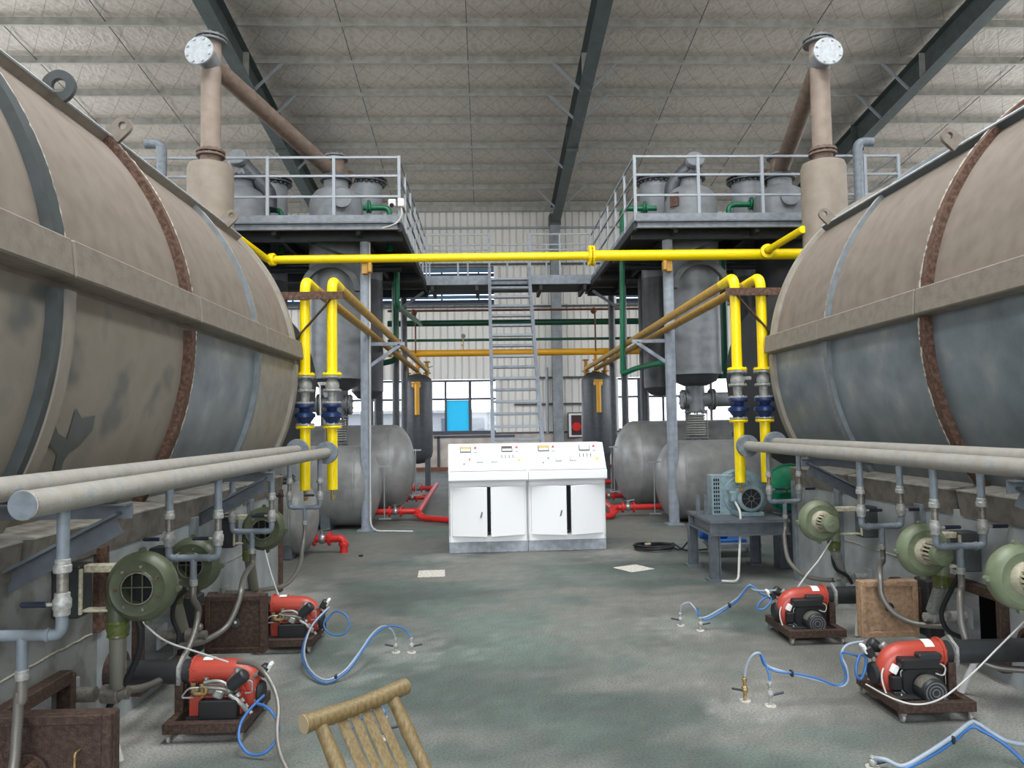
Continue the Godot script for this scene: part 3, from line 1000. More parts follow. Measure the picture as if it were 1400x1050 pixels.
			if dusty:
				part("peephole_glass", G.new().ball(du + V(0, 0.01, 0.03), 0.011, 10), M.label_white, dr)
		part("hinge", G.new().cyl(P(s, e[2] + 0.03, e[3] + 0.06, z), P(s, e[2] + 0.03, e[4] - 0.06, z), 0.018, 8), M.rust_iron, dr)
		part("door_side", G.new().box(P(s, e[2] + 0.09, (e[3] + e[4]) / 2, z + 0.0), V(0.1, dh, 0.16), Basis(), 0.006), M.black_rough, dr)
	# burner ports
	for z in [4.05, 5.42]:
		part("burner_port", G.new().lathe([Vector2(0.1, 0.03), Vector2(0.1, -0.05), Vector2(0.075, -0.05), Vector2(0.07, 0.03)], P(s, cu, 0.28, z), V(s, 0, 0), 20), M.rust_iron, t)

func build_stack(s: int) -> void:
	var dusty := s < 0
	var t := thing("vapor_stack", P(s, 4.0, 3.35, 9.85), "tan vapour stack with white blind flange, its brown pipe falling long across to the platform" if dusty else "tan vapour stack with white blind flange, its short brown pipe falling steeply to a vessel", "pipe stack", "vapour stacks on the reactors")
	var b := P(s, 4.0, 3.3, 9.85)
	part("drum", G.new().lathe([Vector2(0.285, 0), Vector2(0.285, 1.52), Vector2(0.265, 1.58), Vector2(0.15, 1.62), Vector2(0.13, 1.62)], b, Vector3.UP, 32), M.stack_drum, t)
	part("drum_flange", G.new().flange(b + V(0, 1.76, 0), Vector3.UP, 0.18, 0.035, 12).flange(b + V(0, 1.71, 0), Vector3.UP, 0.18, 0.03, 0).cyl(b + V(0, 1.6, 0), b + V(0, 1.8, 0), 0.13, 20), M.stack_brown, t)
	part("riser", G.new().cyl(b + V(0, 1.75, 0), b + V(0, 3.2, 0), 0.125, 24), M.stack, t)
	part("top_flange", G.new().flange(b + V(0, 3.26, 0), Vector3.UP, 0.2, 0.03, 12).flange(b + V(0, 3.21, 0), Vector3.UP, 0.2, 0.03, 0), M.equipment_dark, t)
	var a := b + V(0, 2.93, 0)
	var e := P(s, 2.85, 5.5, 12.05) if dusty else P(s, 4.3, 5.5, 12.05)
	var dir := (e - a).normalized()
	part("crossover_pipe", G.new().cyl(a - dir * 0.05, e, 0.12, 24), M.stack_brown, t)
	var nd := (V(0, 0, 1) - dir * 0.5).normalized()
	part("blind_flange", G.new().flange(a + nd * 0.3, nd, 0.19, 0.03, 8), M.white_blind, t)
	part("flange_neck", G.new().cyl(a + nd * 0.25, a, 0.135, 20), M.equipment, t)
	# vent pipe with a bent mouth, behind the shoulder of the reactor
	var v := P(s, 4.85 if dusty else 4.75, 0, 10.4)
	var tip := V(-0.22 if dusty else 0.22, 0, 0)
	solid("vent_pipe", G.new().tube(bent([V(v.x, 3.0, v.z), V(v.x, 5.38, v.z), V(v.x, 5.38, v.z) + tip], 0.16), 0.065, 12), M.pipe_grey, V(v.x, 3.0, v.z), "grey vent pipe with bent mouth behind the dusty reactor" if dusty else "grey vent pipe with bent mouth behind the blue-grey reactor", "vent pipe", "bent vent pipes")

func build_platform(s: int) -> void:
	var dusty := s < 0
	var side := "under the tan stack with the long brown pipe" if dusty else "beside the short steep brown pipe"
	var t := thing("platform", P(s, 3.6, 0, 13.6), "raised grey steel platform of railed deck and legs " + ("on the dusty reactor's side" if dusty else "on the blue-grey reactor's side"), "platform", "raised equipment platforms")
	var d0 := 10.9
	var d1 := 16.4
	var ui := 1.7
	var uo := 5.6
	var y := 4.42
	part("deck", G.new().box(P(s, (ui + uo) / 2, y - 0.01, (d0 + d1) / 2), V(uo - ui, 0.02, d1 - d0)), M.deck_dark, t)
	var chan := PackedVector2Array([Vector2(-0.03, 0.05), Vector2(0.03, 0.05), Vector2(0.03, 0.042), Vector2(-0.022, 0.042), Vector2(-0.022, -0.042), Vector2(0.03, -0.042), Vector2(0.03, -0.05), Vector2(-0.03, -0.05)])
	part("edge_beam", G.new().extr(chan, P(s, ui, y - 0.06, d0), P(s, uo, y - 0.06, d0)) if s < 0 else G.new().extr(chan, P(s, uo, y - 0.06, d0), P(s, ui, y - 0.06, d0)), M.fascia, t)
	part("edge_beam", G.new().bar(P(s, ui, y - 0.07, d0 + 0.02), P(s, ui, y - 0.07, d1), 0.06, 0.12), M.deck_dark, t)
	part("edge_beam", G.new().bar(P(s, uo, y - 0.07, d0 + 0.02), P(s, uo, y - 0.07, d1), 0.06, 0.12), M.deck_dark, t)
	for q in [11.25, 12.9, 14.4, 16.2]:
		part("joist", G.new().bar(P(s, ui, y - 0.12, q), P(s, uo, y - 0.12, q), 0.08, 0.16), M.deck_dark, t)
	for u in [2.3, 3.5, 4.8]:
		part("joist", G.new().bar(P(s, u, y - 0.1, d0 + 0.07), P(s, u, y - 0.1, d1), 0.06, 0.12), M.deck_dark, t)
	part("toe_board", G.new().box(P(s, (ui + uo) / 2, y + 0.05, d0 - 0.02), V(uo - ui, 0.1, 0.006)), M.fascia, t)
	part("toe_board", G.new().box(P(s, ui, y + 0.05, (d0 + d1) / 2), V(0.006, 0.1, d1 - d0)), M.structure_grey, t)
	# rails
	var rails := [5.36, 5.09, 4.79]
	for ry in rails:
		part("rail", G.new().bar(P(s, ui, ry, d0), P(s, uo, ry, d0), 0.03, 0.03), M.rail, t)
		part("rail", G.new().bar(P(s, ui, ry, d0), P(s, ui, ry, 15.5), 0.025, 0.025), M.rail, t)
		part("rail", G.new().bar(P(s, uo, ry, d0), P(s, uo, ry, d1), 0.025, 0.025), M.rail, t)
	for u in [1.7, 2.63, 3.57, 4.5, 5.1, 5.6]:
		part("post", G.new().box(P(s, u, 4.9, d0), V(0.042, 0.96, 0.042)), M.rail, t)
	for k in range(1, 6):
		part("post", G.new().box(P(s, ui, 4.9, d0 + 0.82 * k), V(0.034, 0.96, 0.034)), M.rail, t)
		part("post", G.new().box(P(s, uo, 4.9, d0 + 1.0 * k), V(0.034, 0.96, 0.034)), M.rail, t)
	# legs
	for q in [[2.25, 11.3, 0.078, M.structure_grey], [2.5, 14.4, 0.085, M.graphite], [2.27, 15.2, 0.07, M.graphite], [2.22, 16.3, 0.068, M.graphite], [5.3, 11.3, 0.078, M.deck_dark], [5.3, 15.9, 0.078, M.deck_dark]]:
		var top: float = y - 0.1
		part("leg", G.new().cyl(P(s, q[0], 0, q[1]), P(s, q[0], top, q[1]), q[2], 18).box(P(s, q[0], 0.01, q[1]), V(0.24, 0.02, 0.24)), q[3], t)
	# knee brackets under the deck carrying the sloping gas lines
	part("pipe_bracket", G.new().bar(P(s, 2.2, 2.71, 11.3), P(s, 1.68, 2.71, 11.3), 0.04, 0.05), M.structure_grey, t)
	part("pipe_bracket", G.new().bar(P(s, 1.75, 2.69, 11.3), P(s, 2.2, 2.38, 11.3), 0.04, 0.05), M.structure_grey, t)
	part("deck_brace", G.new().bar(P(s, 1.75, y - 0.16, 15.8), P(s, 2.3, 3.9, 15.9), 0.05, 0.05), M.structure_grey, t)
	part("deck_brace", G.new().bar(P(s, 2.25, 3.9, 11.32), P(s, 3.1, y - 0.16, 11.4), 0.04, 0.04), M.deck_dark, t)
	part("under_pipe", G.new().cyl(P(s, 1.9, 4.15, 12.9), P(s, 5.4, 4.15, 12.9), 0.05, 12), M.deck_dark, t)

func build_walkway() -> void:
	var t := thing("walkway", V(0.05, 4.4, -15.95), "grey steel walkway joining both platforms behind the yellow pipe", "walkway")
	part("deck", G.new().box(V(0.05, 4.36, -15.95), V(3.3, 0.03, 0.9)), M.deck_dark, t)
	part("edge_beam", G.new().box(V(-0.99, 4.44, -15.5), V(1.3, 0.19, 0.05), Basis(), 0.006), M.structure_grey, t)
	part("edge_beam", G.new().box(V(0.08, 4.4, -15.5), V(0.82, 0.11, 0.05), Basis(), 0.006), M.structure_grey, t)
	part("edge_beam", G.new().box(V(1.1, 4.44, -15.5), V(1.24, 0.19, 0.05), Basis(), 0.006), M.structure_grey, t)
	part("edge_beam", G.new().box(V(0.05, 4.42, -16.4), V(3.3, 0.16, 0.05)), M.deck_dark, t)
	for x in [-1.5, -0.6, 0.7, 1.6]:
		part("joist", G.new().box(V(x, 4.28, -15.95), V(0.06, 0.1, 0.95)), M.deck_dark, t)
	for z in [-15.5, -16.4]:
		for y in [5.38, 5.06]:
			if z > -16:
				part("rail", G.new().bar(V(-1.65, y, z), V(-0.34, y, z), 0.026, 0.026), M.rail, t)
				part("rail", G.new().bar(V(0.49, y, z), V(1.75, y, z), 0.026, 0.026), M.rail, t)
			else:
				part("rail", G.new().bar(V(-1.65, y, z), V(1.75, y, z), 0.026, 0.026), M.rail, t)
		for x in ([-1.62, -0.98, -0.34, 0.49, 1.1, 1.72] if z > -16 else [-1.62, -0.8, 0.05, 0.9, 1.72]):
			part("post", G.new().box(V(x, 4.9, z), V(0.036, 0.98, 0.036)), M.rail, t)
	# ship ladder
	var l := thing("ladder", V(0.06, 0, -11.9), "tall grey ship ladder with flat treads rising behind the white console", "ladder")
	var z0 := -11.35
	for x in [-0.345, 0.455]:
		part("stringer", G.new().bar(V(x, 0.0, z0), V(x, 4.62, -15.46), 0.06, 0.15, V(0, 1, 1)), M.structure_grey, l)
		part("handrail", G.new().bar(V(x, 4.5, -15.42), V(x, 5.39, -15.46), 0.04, 0.04), M.structure_grey, l)
	for i in range(1, 22):
		var y := 0.21 * i
		var z := lerpf(z0, -15.46, y / 4.62)
		part("tread", G.new().box(V(0.055, y, z), V(0.77, 0.045, 0.16), Basis(), 0.005), M.rail if i % 2 else M.structure_grey, l)

func build_vessels(s: int) -> void:
	var dusty := s < 0
	var R := 0.43
	var k := 0
	for u in [2.82, 4.28]:
		var cross: bool = (dusty and u < 3) or (not dusty and u > 3)
		var words := ""
		if dusty:
			words = "grey domed vessel taking the long brown crossover pipe, round plate on its side" if cross else "grey domed vessel with a tilted dark duct, behind the dusty stack"
		else:
			words = "grey domed vessel taking the short steep brown pipe, round plate on its side" if cross else "grey domed vessel with a tilted dark duct, rust spot beside its shoulder"
		var b := P(s, u, 0, 12.05)
		var t := thing("vapor_vessel", P(s, u, 2.3, 12.05), words, "vessel", "domed vessels through the platforms")
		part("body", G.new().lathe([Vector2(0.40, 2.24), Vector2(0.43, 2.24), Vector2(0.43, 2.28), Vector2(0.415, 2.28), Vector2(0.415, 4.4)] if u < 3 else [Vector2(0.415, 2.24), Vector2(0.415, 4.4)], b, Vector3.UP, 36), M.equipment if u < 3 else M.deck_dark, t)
		part("dome", G.new().lathe([Vector2(0.415, 4.4), Vector2(0.415, 4.98), Vector2(0.39, 5.1), Vector2(0.32, 5.19), Vector2(0.21, 5.25), Vector2(0.2, 5.26)], b, Vector3.UP, 36), M.equipment, t)
		part("dished_bottom", G.new().lathe([Vector2(0, 2.05), Vector2(0.18, 2.07), Vector2(0.33, 2.14), Vector2(0.38, 2.24)], b, Vector3.UP, 36), M.graphite, t)
		part("neck", G.new().cyl(b + V(0, 5.22, 0), b + V(0, 5.4, 0), 0.19, 28), M.equipment, t)
		part("neck_flange", G.new().flange(b + V(0, 5.43, 0), Vector3.UP, 0.25, 0.025, 16).flange(b + V(0, 5.385, 0), Vector3.UP, 0.25, 0.025, 0), M.graphite, t)
		if cross:
			part("tee", G.new().cyl(b + V(0, 5.4, 0), b + V(0, 5.74, 0), 0.135, 20), M.stack_brown, t)
			part("tee_flange", G.new().flange(b + V(0, 5.77, 0), Vector3.UP, 0.19, 0.03, 12).flange(b + V(0, 5.73, 0), Vector3.UP, 0.19, 0.025, 0), M.equipment_dark, t)
			var od := V(-s * 0.5, -0.2, -0.8).normalized()
			part("side_stub", G.new().cyl(b + V(0, 5.52, 0), b + V(0, 5.52, 0) + od * 0.22, 0.11, 16).flange(b + V(0, 5.52, 0) + od * 0.24, od, 0.17, 0.03, 8), M.stack_brown, t)
			var pd := V(0.16 if dusty else -0.05, -0.0, 1).normalized()
			var py := b + V(0.1 if dusty else 0.0, 4.98, 0)
			part("inspection_plate", G.new().cyl(py + pd * 0.3, py + pd * 0.47, 0.13, 20).flange(py + pd * 0.48, pd, 0.15, 0.02, 0), M.equipment, t)
		else:
			var p0 := b + V(0, 5.72, 0)
			var p1 := b + V(-0.38 * s * (1 if not dusty else 1) * 1.0, 5.22, 0.0)
			if dusty:
				p0 = b + V(-0.05, 5.72, 0)
				p1 = b + V(0.42, 5.2, 0)
			else:
				p0 = b + V(0.06, 5.66, 0)
				p1 = b + V(-0.3, 5.28, 0)
			part("tilted_duct", G.new().tube(bent([p0 + V(0, 0.06, 0), p0 + (p1 - p0) * 0.15, p1, p1 + V(0, -0.25, 0)], 0.1), 0.115, 16), M.graphite, t)
			part("duct_blind", G.new().cyl(p0 + V(0, -0.02, 0.08), p0 + V(0, 0.02, 0.17), 0.15, 20, 0.01), M.equipment, t)
			part("duct_neck", G.new().cyl(b + V(0, 5.4, 0), b + V(0, 5.62, 0), 0.11, 16), M.equipment, t)
			if not dusty:
				part("rust_patch", G.new().box(b + V(-0.33, 4.98, 0.29), V(0.16, 0.22, 0.02), Basis(Vector3.UP, -0.85), 0.004), M.rust, t)
		if u < 3:
			# saddle arch over the shell, seen below the deck
			part("arch_band", G.new().lathe([Vector2(0.45, -0.03), Vector2(0.45, 0.09), Vector2(0.36, 0.09), Vector2(0.36, -0.03), Vector2(0.45, -0.03)], b + V(0, 3.55, 0.42), V(0, 0, 1), 24, 0.0, PI, V(1, 0, 0)), M.equipment_dark, t)
			# tee, side pipe and bellows underneath
			var q := b + V(0, 1.85, 0)
			part("bottom_tee", G.new().cyl(b + V(0, 1.66, 0), b + V(0, 2.1, 0), 0.14, 20), M.equipment, t)
			part("cross_pipe", G.new().cyl(q + V(-s * 0.2, 0, 0), q + V(s * 1.6, 0, 0), 0.115, 20), M.equipment, t)
			part("pipe_flange", G.new().flange(q + V(-s * 0.21, 0, 0), V(1, 0, 0), 0.16, 0.03, 8).flange(q + V(-s * 0.17, 0, 0), V(1, 0, 0), 0.16, 0.025, 0), M.equipment_dark, t)
			part("pipe_flange", G.new().flange(q + V(s * 0.24, 0, 0), V(1, 0, 0), 0.17, 0.03, 8).flange(q + V(s * 0.285, 0, 0), V(1, 0, 0), 0.17, 0.03, 0), M.equipment_dark, t)
			var pr := [Vector2(0.1, 0.0)]
			for i in 9:
				pr.append_array([Vector2(0.115, 0.012 + i * 0.037), Vector2(0.145, 0.02 + i * 0.037), Vector2(0.15, 0.026 + i * 0.037), Vector2(0.145, 0.032 + i * 0.037)])
			pr.append(Vector2(0.115, 0.35))
			part("bellows", G.new().lathe(pr, b + V(0, 1.27, 0), Vector3.UP, 24), M.galv, t)
			part("bellows_flange", G.new().flange(b + V(0, 1.655, 0), Vector3.UP, 0.18, 0.03, 8), M.equipment_dark, t)
			part("bellows_flange", G.new().flange(b + V(0, 1.25, 0), Vector3.UP, 0.18, 0.03, 8), M.equipment_dark, t)
			for x in [-0.17, 0.17]:
				part("tie_bolt", G.new().cyl(b + V(x, 1.22, 0.02), b + V(x, 1.7, 0.02), 0.008, 6), M.steel_dull, t)
		k += 1
	for u in [2.52, 4.15]:
		var b := P(s, u, 0, 13.2)
		var words := "upright grey condenser with wide bolted flange, " + (("above the white camera boxes" if u < 3 else "behind the dusty stack's drum") if dusty else ("at the platform corner by the green pipe" if u < 3 else "next to the short steep brown pipe"))
		var t := thing("condenser", P(s, u, 3.6, 13.2), words, "condenser", "flanged condensers on the platforms")
		part("body", G.new().cyl(b + V(0, 4.0, 0), b + V(0, 5.72, 0), 0.27, 28), M.equipment, t)
		part("lower_shell", G.new().lathe([Vector2(0, 1.95), Vector2(0.16, 1.98), Vector2(0.27, 2.1), Vector2(0.27, 4.0)], b, Vector3.UP, 28), M.graphite, t)
		part("top_flange", G.new().flange(b + V(0, 5.71, 0), Vector3.UP, 0.35, 0.025, 20).flange(b + V(0, 5.77, 0), Vector3.UP, 0.35, 0.025, 0).cyl(b + V(0, 5.68, 0), b + V(0, 5.8, 0), 0.27, 24), M.graphite, t)
	# green cooling pipes on the deck
	var gp := []
	if dusty:
		gp = [[P(s, 4.2, 5.0, 12.3), P(s, 3.74, 5.0, 12.3), P(s, 3.74, 4.3, 12.3), "green water pipe bending down on the deck behind the dusty stack"], [P(s, 2.5, 5.0, 12.2), P(s, 2.0, 5.0, 12.2), P(s, 2.0, 4.3, 12.2), "green water pipe on the deck beside the white camera boxes"]]
	else:
		gp = [[P(s, 2.4, 5.08, 12.6), P(s, 1.82, 5.08, 12.6), P(s, 1.82, 2.33, 12.9), "long green water pipe dropping from the deck corner near the yellow lines"], [P(s, 4.1, 5.05, 12.3), P(s, 3.52, 5.05, 12.3), P(s, 3.52, 4.3, 12.3), "green water pipe bending down on the deck between two vessels"]]
	for e in gp:
		var t := thing("water_pipe", e[2], e[3], "pipe", "green water pipes")
		part("pipe", G.new().tube(bent([e[0], e[1], e[2]], 0.12), 0.045, 12), M.green, t)
		part("flange", G.new().flange(e[0].lerp(e[1], 0.3), V(1, 0, 0), 0.09, 0.025, 6).flange(e[0].lerp(e[1], 0.38), V(1, 0, 0), 0.09, 0.025, 6), M.green, t)
		part("valve_body", G.new().box(e[0].lerp(e[1], 0.34) + V(0, 0.04, 0), V(0.05, 0.16, 0.06), Basis(), 0.01), M.green_dark, t)

func build_tanks(s: int) -> void:
	var dusty := s < 0
	var list := [[2.1, 11.75, 0.62, 0.6, "big grey horizontal oil tank with bellows on top, " + ("nearest the column with the white cable" if dusty else "behind the blue-grey fan")], [1.76, 13.6, 0.8, 0.73, "big grey horizontal oil tank standing behind the bellows tank, " + ("on the dusty reactor's side" if dusty else "on the fan's side")]]
	if dusty:
		list.append([2.5, 9.2, 0.44, 0.42, "small grey horizontal tank end beside the front red valve"])
	for e in list:
		var u: float = e[0]
		var R: float = e[3]
		var ln := 3.3 if R > 0.5 else 1.1
		var t := thing("oil_tank", P(s, u + 1.2, 0, e[1]), e[4], "tank", "horizontal oil tanks")
		var pr := [Vector2(0, 0)]
		for i in range(1, 11):
			var a := PI / 2 * i / 10.0
			pr.append(Vector2(R * sin(a), R * 0.5 * (1.0 - cos(a))))
		part("dished_end", G.new().lathe(pr, P(s, u, e[2], e[1]), V(s, 0, 0), 48), M.tank_grey, t)
		part("shell", G.new().lathe([Vector2(R, 0.5 * R), Vector2(R, ln), Vector2(0, ln + 0.1)], P(s, u, e[2], e[1]), V(s, 0, 0), 48), M.tank_grey, t)
		part("weld_seam", G.new().lathe([Vector2(R, 0.5 * R + 0.02), Vector2(R + 0.006, 0.5 * R + 0.026), Vector2(R, 0.5 * R + 0.035)], P(s, u, e[2], e[1]), V(s, 0, 0), 48), M.tank_grey, t)
		for k in 2:
			var su := u + (0.75 + k * 1.9) * (1.0 if R > 0.5 else 0.4)
			part("saddle", G.new().box(P(s, su, e[2] * 0.36, e[1]), V(0.14, e[2] * 0.72, R * 1.5), Basis(), 0.01), M.frame_blue, t)
		if R < 0.5:
			part("manway", G.new().flange(P(s, u + 0.42, e[2] + R + 0.06, e[1]), Vector3.UP, 0.16, 0.025, 10).flange(P(s, u + 0.42, e[2] + R + 0.02, e[1]), Vector3.UP, 0.16, 0.025, 0).cyl(P(s, u + 0.42, e[2] + R - 0.08, e[1]), P(s, u + 0.42, e[2] + R + 0.05, e[1]), 0.12, 20), M.graphite, t)
		elif not dusty and R < 0.7:
			part("manway", G.new().flange(P(s, u + 1.45, e[2] + R + 0.1, e[1] + 0.05), Vector3.UP, 0.24, 0.03, 12).flange(P(s, u + 1.45, e[2] + R + 0.06, e[1] + 0.05), Vector3.UP, 0.24, 0.03, 0).cyl(P(s, u + 1.45, e[2] + R - 0.1, e[1] + 0.05), P(s, u + 1.45, e[2] + R + 0.08, e[1] + 0.05), 0.17, 20), M.graphite, t)
		# level gauge
		if R > 0.5:
			var q := P(s, u - 0.06 if R < 0.7 else u - 0.02, 0, e[1] - 0.1)
			part("level_gauge", G.new().cyl(V(q.x, e[2] - 0.5, q.z), V(q.x, e[2] + 0.3, q.z), 0.01, 6).bar(V(q.x - 0.08, e[2] + 0.28, q.z), V(q.x + 0.1, e[2] + 0.28, q.z), 0.02, 0.02).bar(V(q.x - 0.08, e[2] - 0.5, q.z), V(q.x + 0.1, e[2] - 0.5, q.z), 0.02, 0.02).bar(V(q.x + s * 0.1, e[2] + 0.28, q.z), P(s, u + 0.15, e[2] + 0.28, e[1] - 0.05), 0.02, 0.02), M.steel_bright, t)
	# dark upright vessel near the far wall
	var b := P(s, 2.08, 0, 17.9)
	var t := thing("seal_vessel", b, "dark upright vessel with yellow fittings on top, " + ("beside the blue window pane" if dusty else "beside the fire cabinet"), "vessel", "dark upright vessels near the far wall")
	part("body", G.new().lathe([Vector2(0, 0.62), Vector2(0.2, 0.66), Vector2(0.31, 0.78), Vector2(0.34, 0.9), Vector2(0.34, 2.5), Vector2(0.31, 2.6), Vector2(0.2, 2.68), Vector2(0, 2.72)], b, Vector3.UP, 32), M.graphite, t)
	for q in [-0.22, 0.22]:
		for w in [-0.15, 0.15]:
			part("leg", G.new().box(b + V(q, 0.45, w), V(0.1, 0.9, 0.06)), M.graphite, t)
	for q in [-0.24, 0.0, 0.22]:
		part("riser", G.new().cyl(b + V(q, 2.62, 0.05), b + V(q, 3.0 + (0.1 if q == 0.0 else 0.0), 0.05), 0.045, 12).flange(b + V(q, 2.72, 0.05), Vector3.UP, 0.09, 0.025, 6).flange(b + V(q, 2.98, 0.05), Vector3.UP, 0.08, 0.025, 6), M.yellow_deep if q == 0.0 else M.ochre, t)
		part("lever", G.new().bar(b + V(q, 2.84, 0.05), b + V(q + 0.14, 2.88, 0.07), 0.02, 0.015), M.black, t)
	part("drop_pipe", G.new().cyl(b + V(-s * 0.02 if dusty else 0.0, 1.75, 0.42), b + V(-s * 0.02 if dusty else 0.0, 2.5, 0.42), 0.055, 12).flange(b + V(0, 2.48, 0.42), Vector3.UP, 0.1, 0.03, 6).box(b + V(0, 2.42, 0.35), V(0.2, 0.12, 0.16), Basis(), 0.03), M.yellow_deep, t)

func build_gas_lines(s: int) -> void:
	var dusty := s < 0
	var i := 0
	for u in [1.98, 2.24]:
		var where_ := ("nearer the aisle" if i == 0 else "nearer the jacket") + (" of the dusty reactor" if dusty else " of the blue-grey reactor")
		var x := P(s, u, 0, 7.47)
		var t := thing("gas_riser", P(s, u, 0.9, 7.47), "yellow gas riser with blue and grey valves, " + where_, "gas pipe", "yellow gas risers with valves")
		part("riser", G.new().tube(bent([x + V(0, 2.02, 0), x + V(0, 2.93, 0), P(s, u, 2.92, 7.9)], 0.13, 8), 0.05, 16), M.yellow, t)
		part("sloping_pipe", G.new().cyl(P(s, u, 2.92, 7.86), P(s, u - 0.13 - 0.02 * i, 2.78, 17.9), 0.05, 16), M.ochre_pipe, t)
		part("lower_pipe", G.new().cyl(x + V(0, 0.9, 0), x + V(0, 1.5, 0), 0.05, 16, 0.004), M.yellow, t)
		part("pipe_flange", G.new().flange(x + V(0, 2.01, 0), Vector3.UP, 0.095, 0.022, 8), M.yellow, t)
		part("pipe_flange", G.new().flange(x + V(0, 1.505, 0), Vector3.UP, 0.09, 0.02, 8), M.yellow, t)
		part("counter_flange", G.new().flange(x + V(0, 1.985, 0), Vector3.UP, 0.095, 0.02, 8), M.galv, t)
		var v := part("ball_valve", G.new().lathe([Vector2(0.04, 1.82), Vector2(0.045, 1.84), Vector2(0.06, 1.86), Vector2(0.07, 1.9), Vector2(0.06, 1.94), Vector2(0.045, 1.96), Vector2(0.045, 1.98)], x, Vector3.UP, 18).flange(x + V(0, 1.855, 0), Vector3.UP, 0.09, 0.018, 8).lathe([Vector2(0.042, 1.73), Vector2(0.045, 1.84)], x, Vector3.UP, 14), M.galv, t)
		part("valve_stem", G.new().box(x + V(s * 0.08, 1.92, 0.02), V(0.1, 0.035, 0.035), Basis(), 0.006), M.galv, v)
		if i == 1:
			part("lever", G.new().tube(bent([x + V(0.13, 1.93, 0.03), x + V(0.15, 1.9, 0.04), x + V(0.155, 1.62, 0.04)], 0.02), 0.009, 6), M.cable_white, v)
		var f := part("flame_arrester", G.new().lathe([Vector2(0.09, 1.69), Vector2(0.094, 1.695), Vector2(0.094, 1.72), Vector2(0.09, 1.725)], x, Vector3.UP, 20).lathe([Vector2(0.0, 1.69), Vector2(0.09, 1.69)], x, Vector3.UP, 20).lathe([Vector2(0.09, 1.725), Vector2(0.0, 1.725)], x, Vector3.UP, 20).lathe([Vector2(0.055, 1.6), Vector2(0.045, 1.66), Vector2(0.06, 1.69)], x, Vector3.UP, 18), M.valve_blue, t)
		part("bowl", G.new().lathe([Vector2(0.05, 1.53), Vector2(0.056, 1.55), Vector2(0.088, 1.595), Vector2(0.1, 1.6), Vector2(0.1, 1.632), Vector2(0.06, 1.65), Vector2(0.05, 1.66)], x, Vector3.UP, 20), M.valve_blue, f)
		part("seal_flange", G.new().flange(x + V(0, 1.735, 0), Vector3.UP, 0.092, 0.016, 8), M.galv, f)
		part("seal_flange", G.new().flange(x + V(0, 1.528, 0), Vector3.UP, 0.09, 0.016, 8), M.galv, f)
		part("drain", G.new().cyl(x + V(0, 0.8, 0), x + V(0, 0.9, 0), 0.014, 8).box(x + V(0.01, 0.83, 0.01), V(0.035, 0.035, 0.03), Basis(), 0.006), M.brass, t)
		i += 1

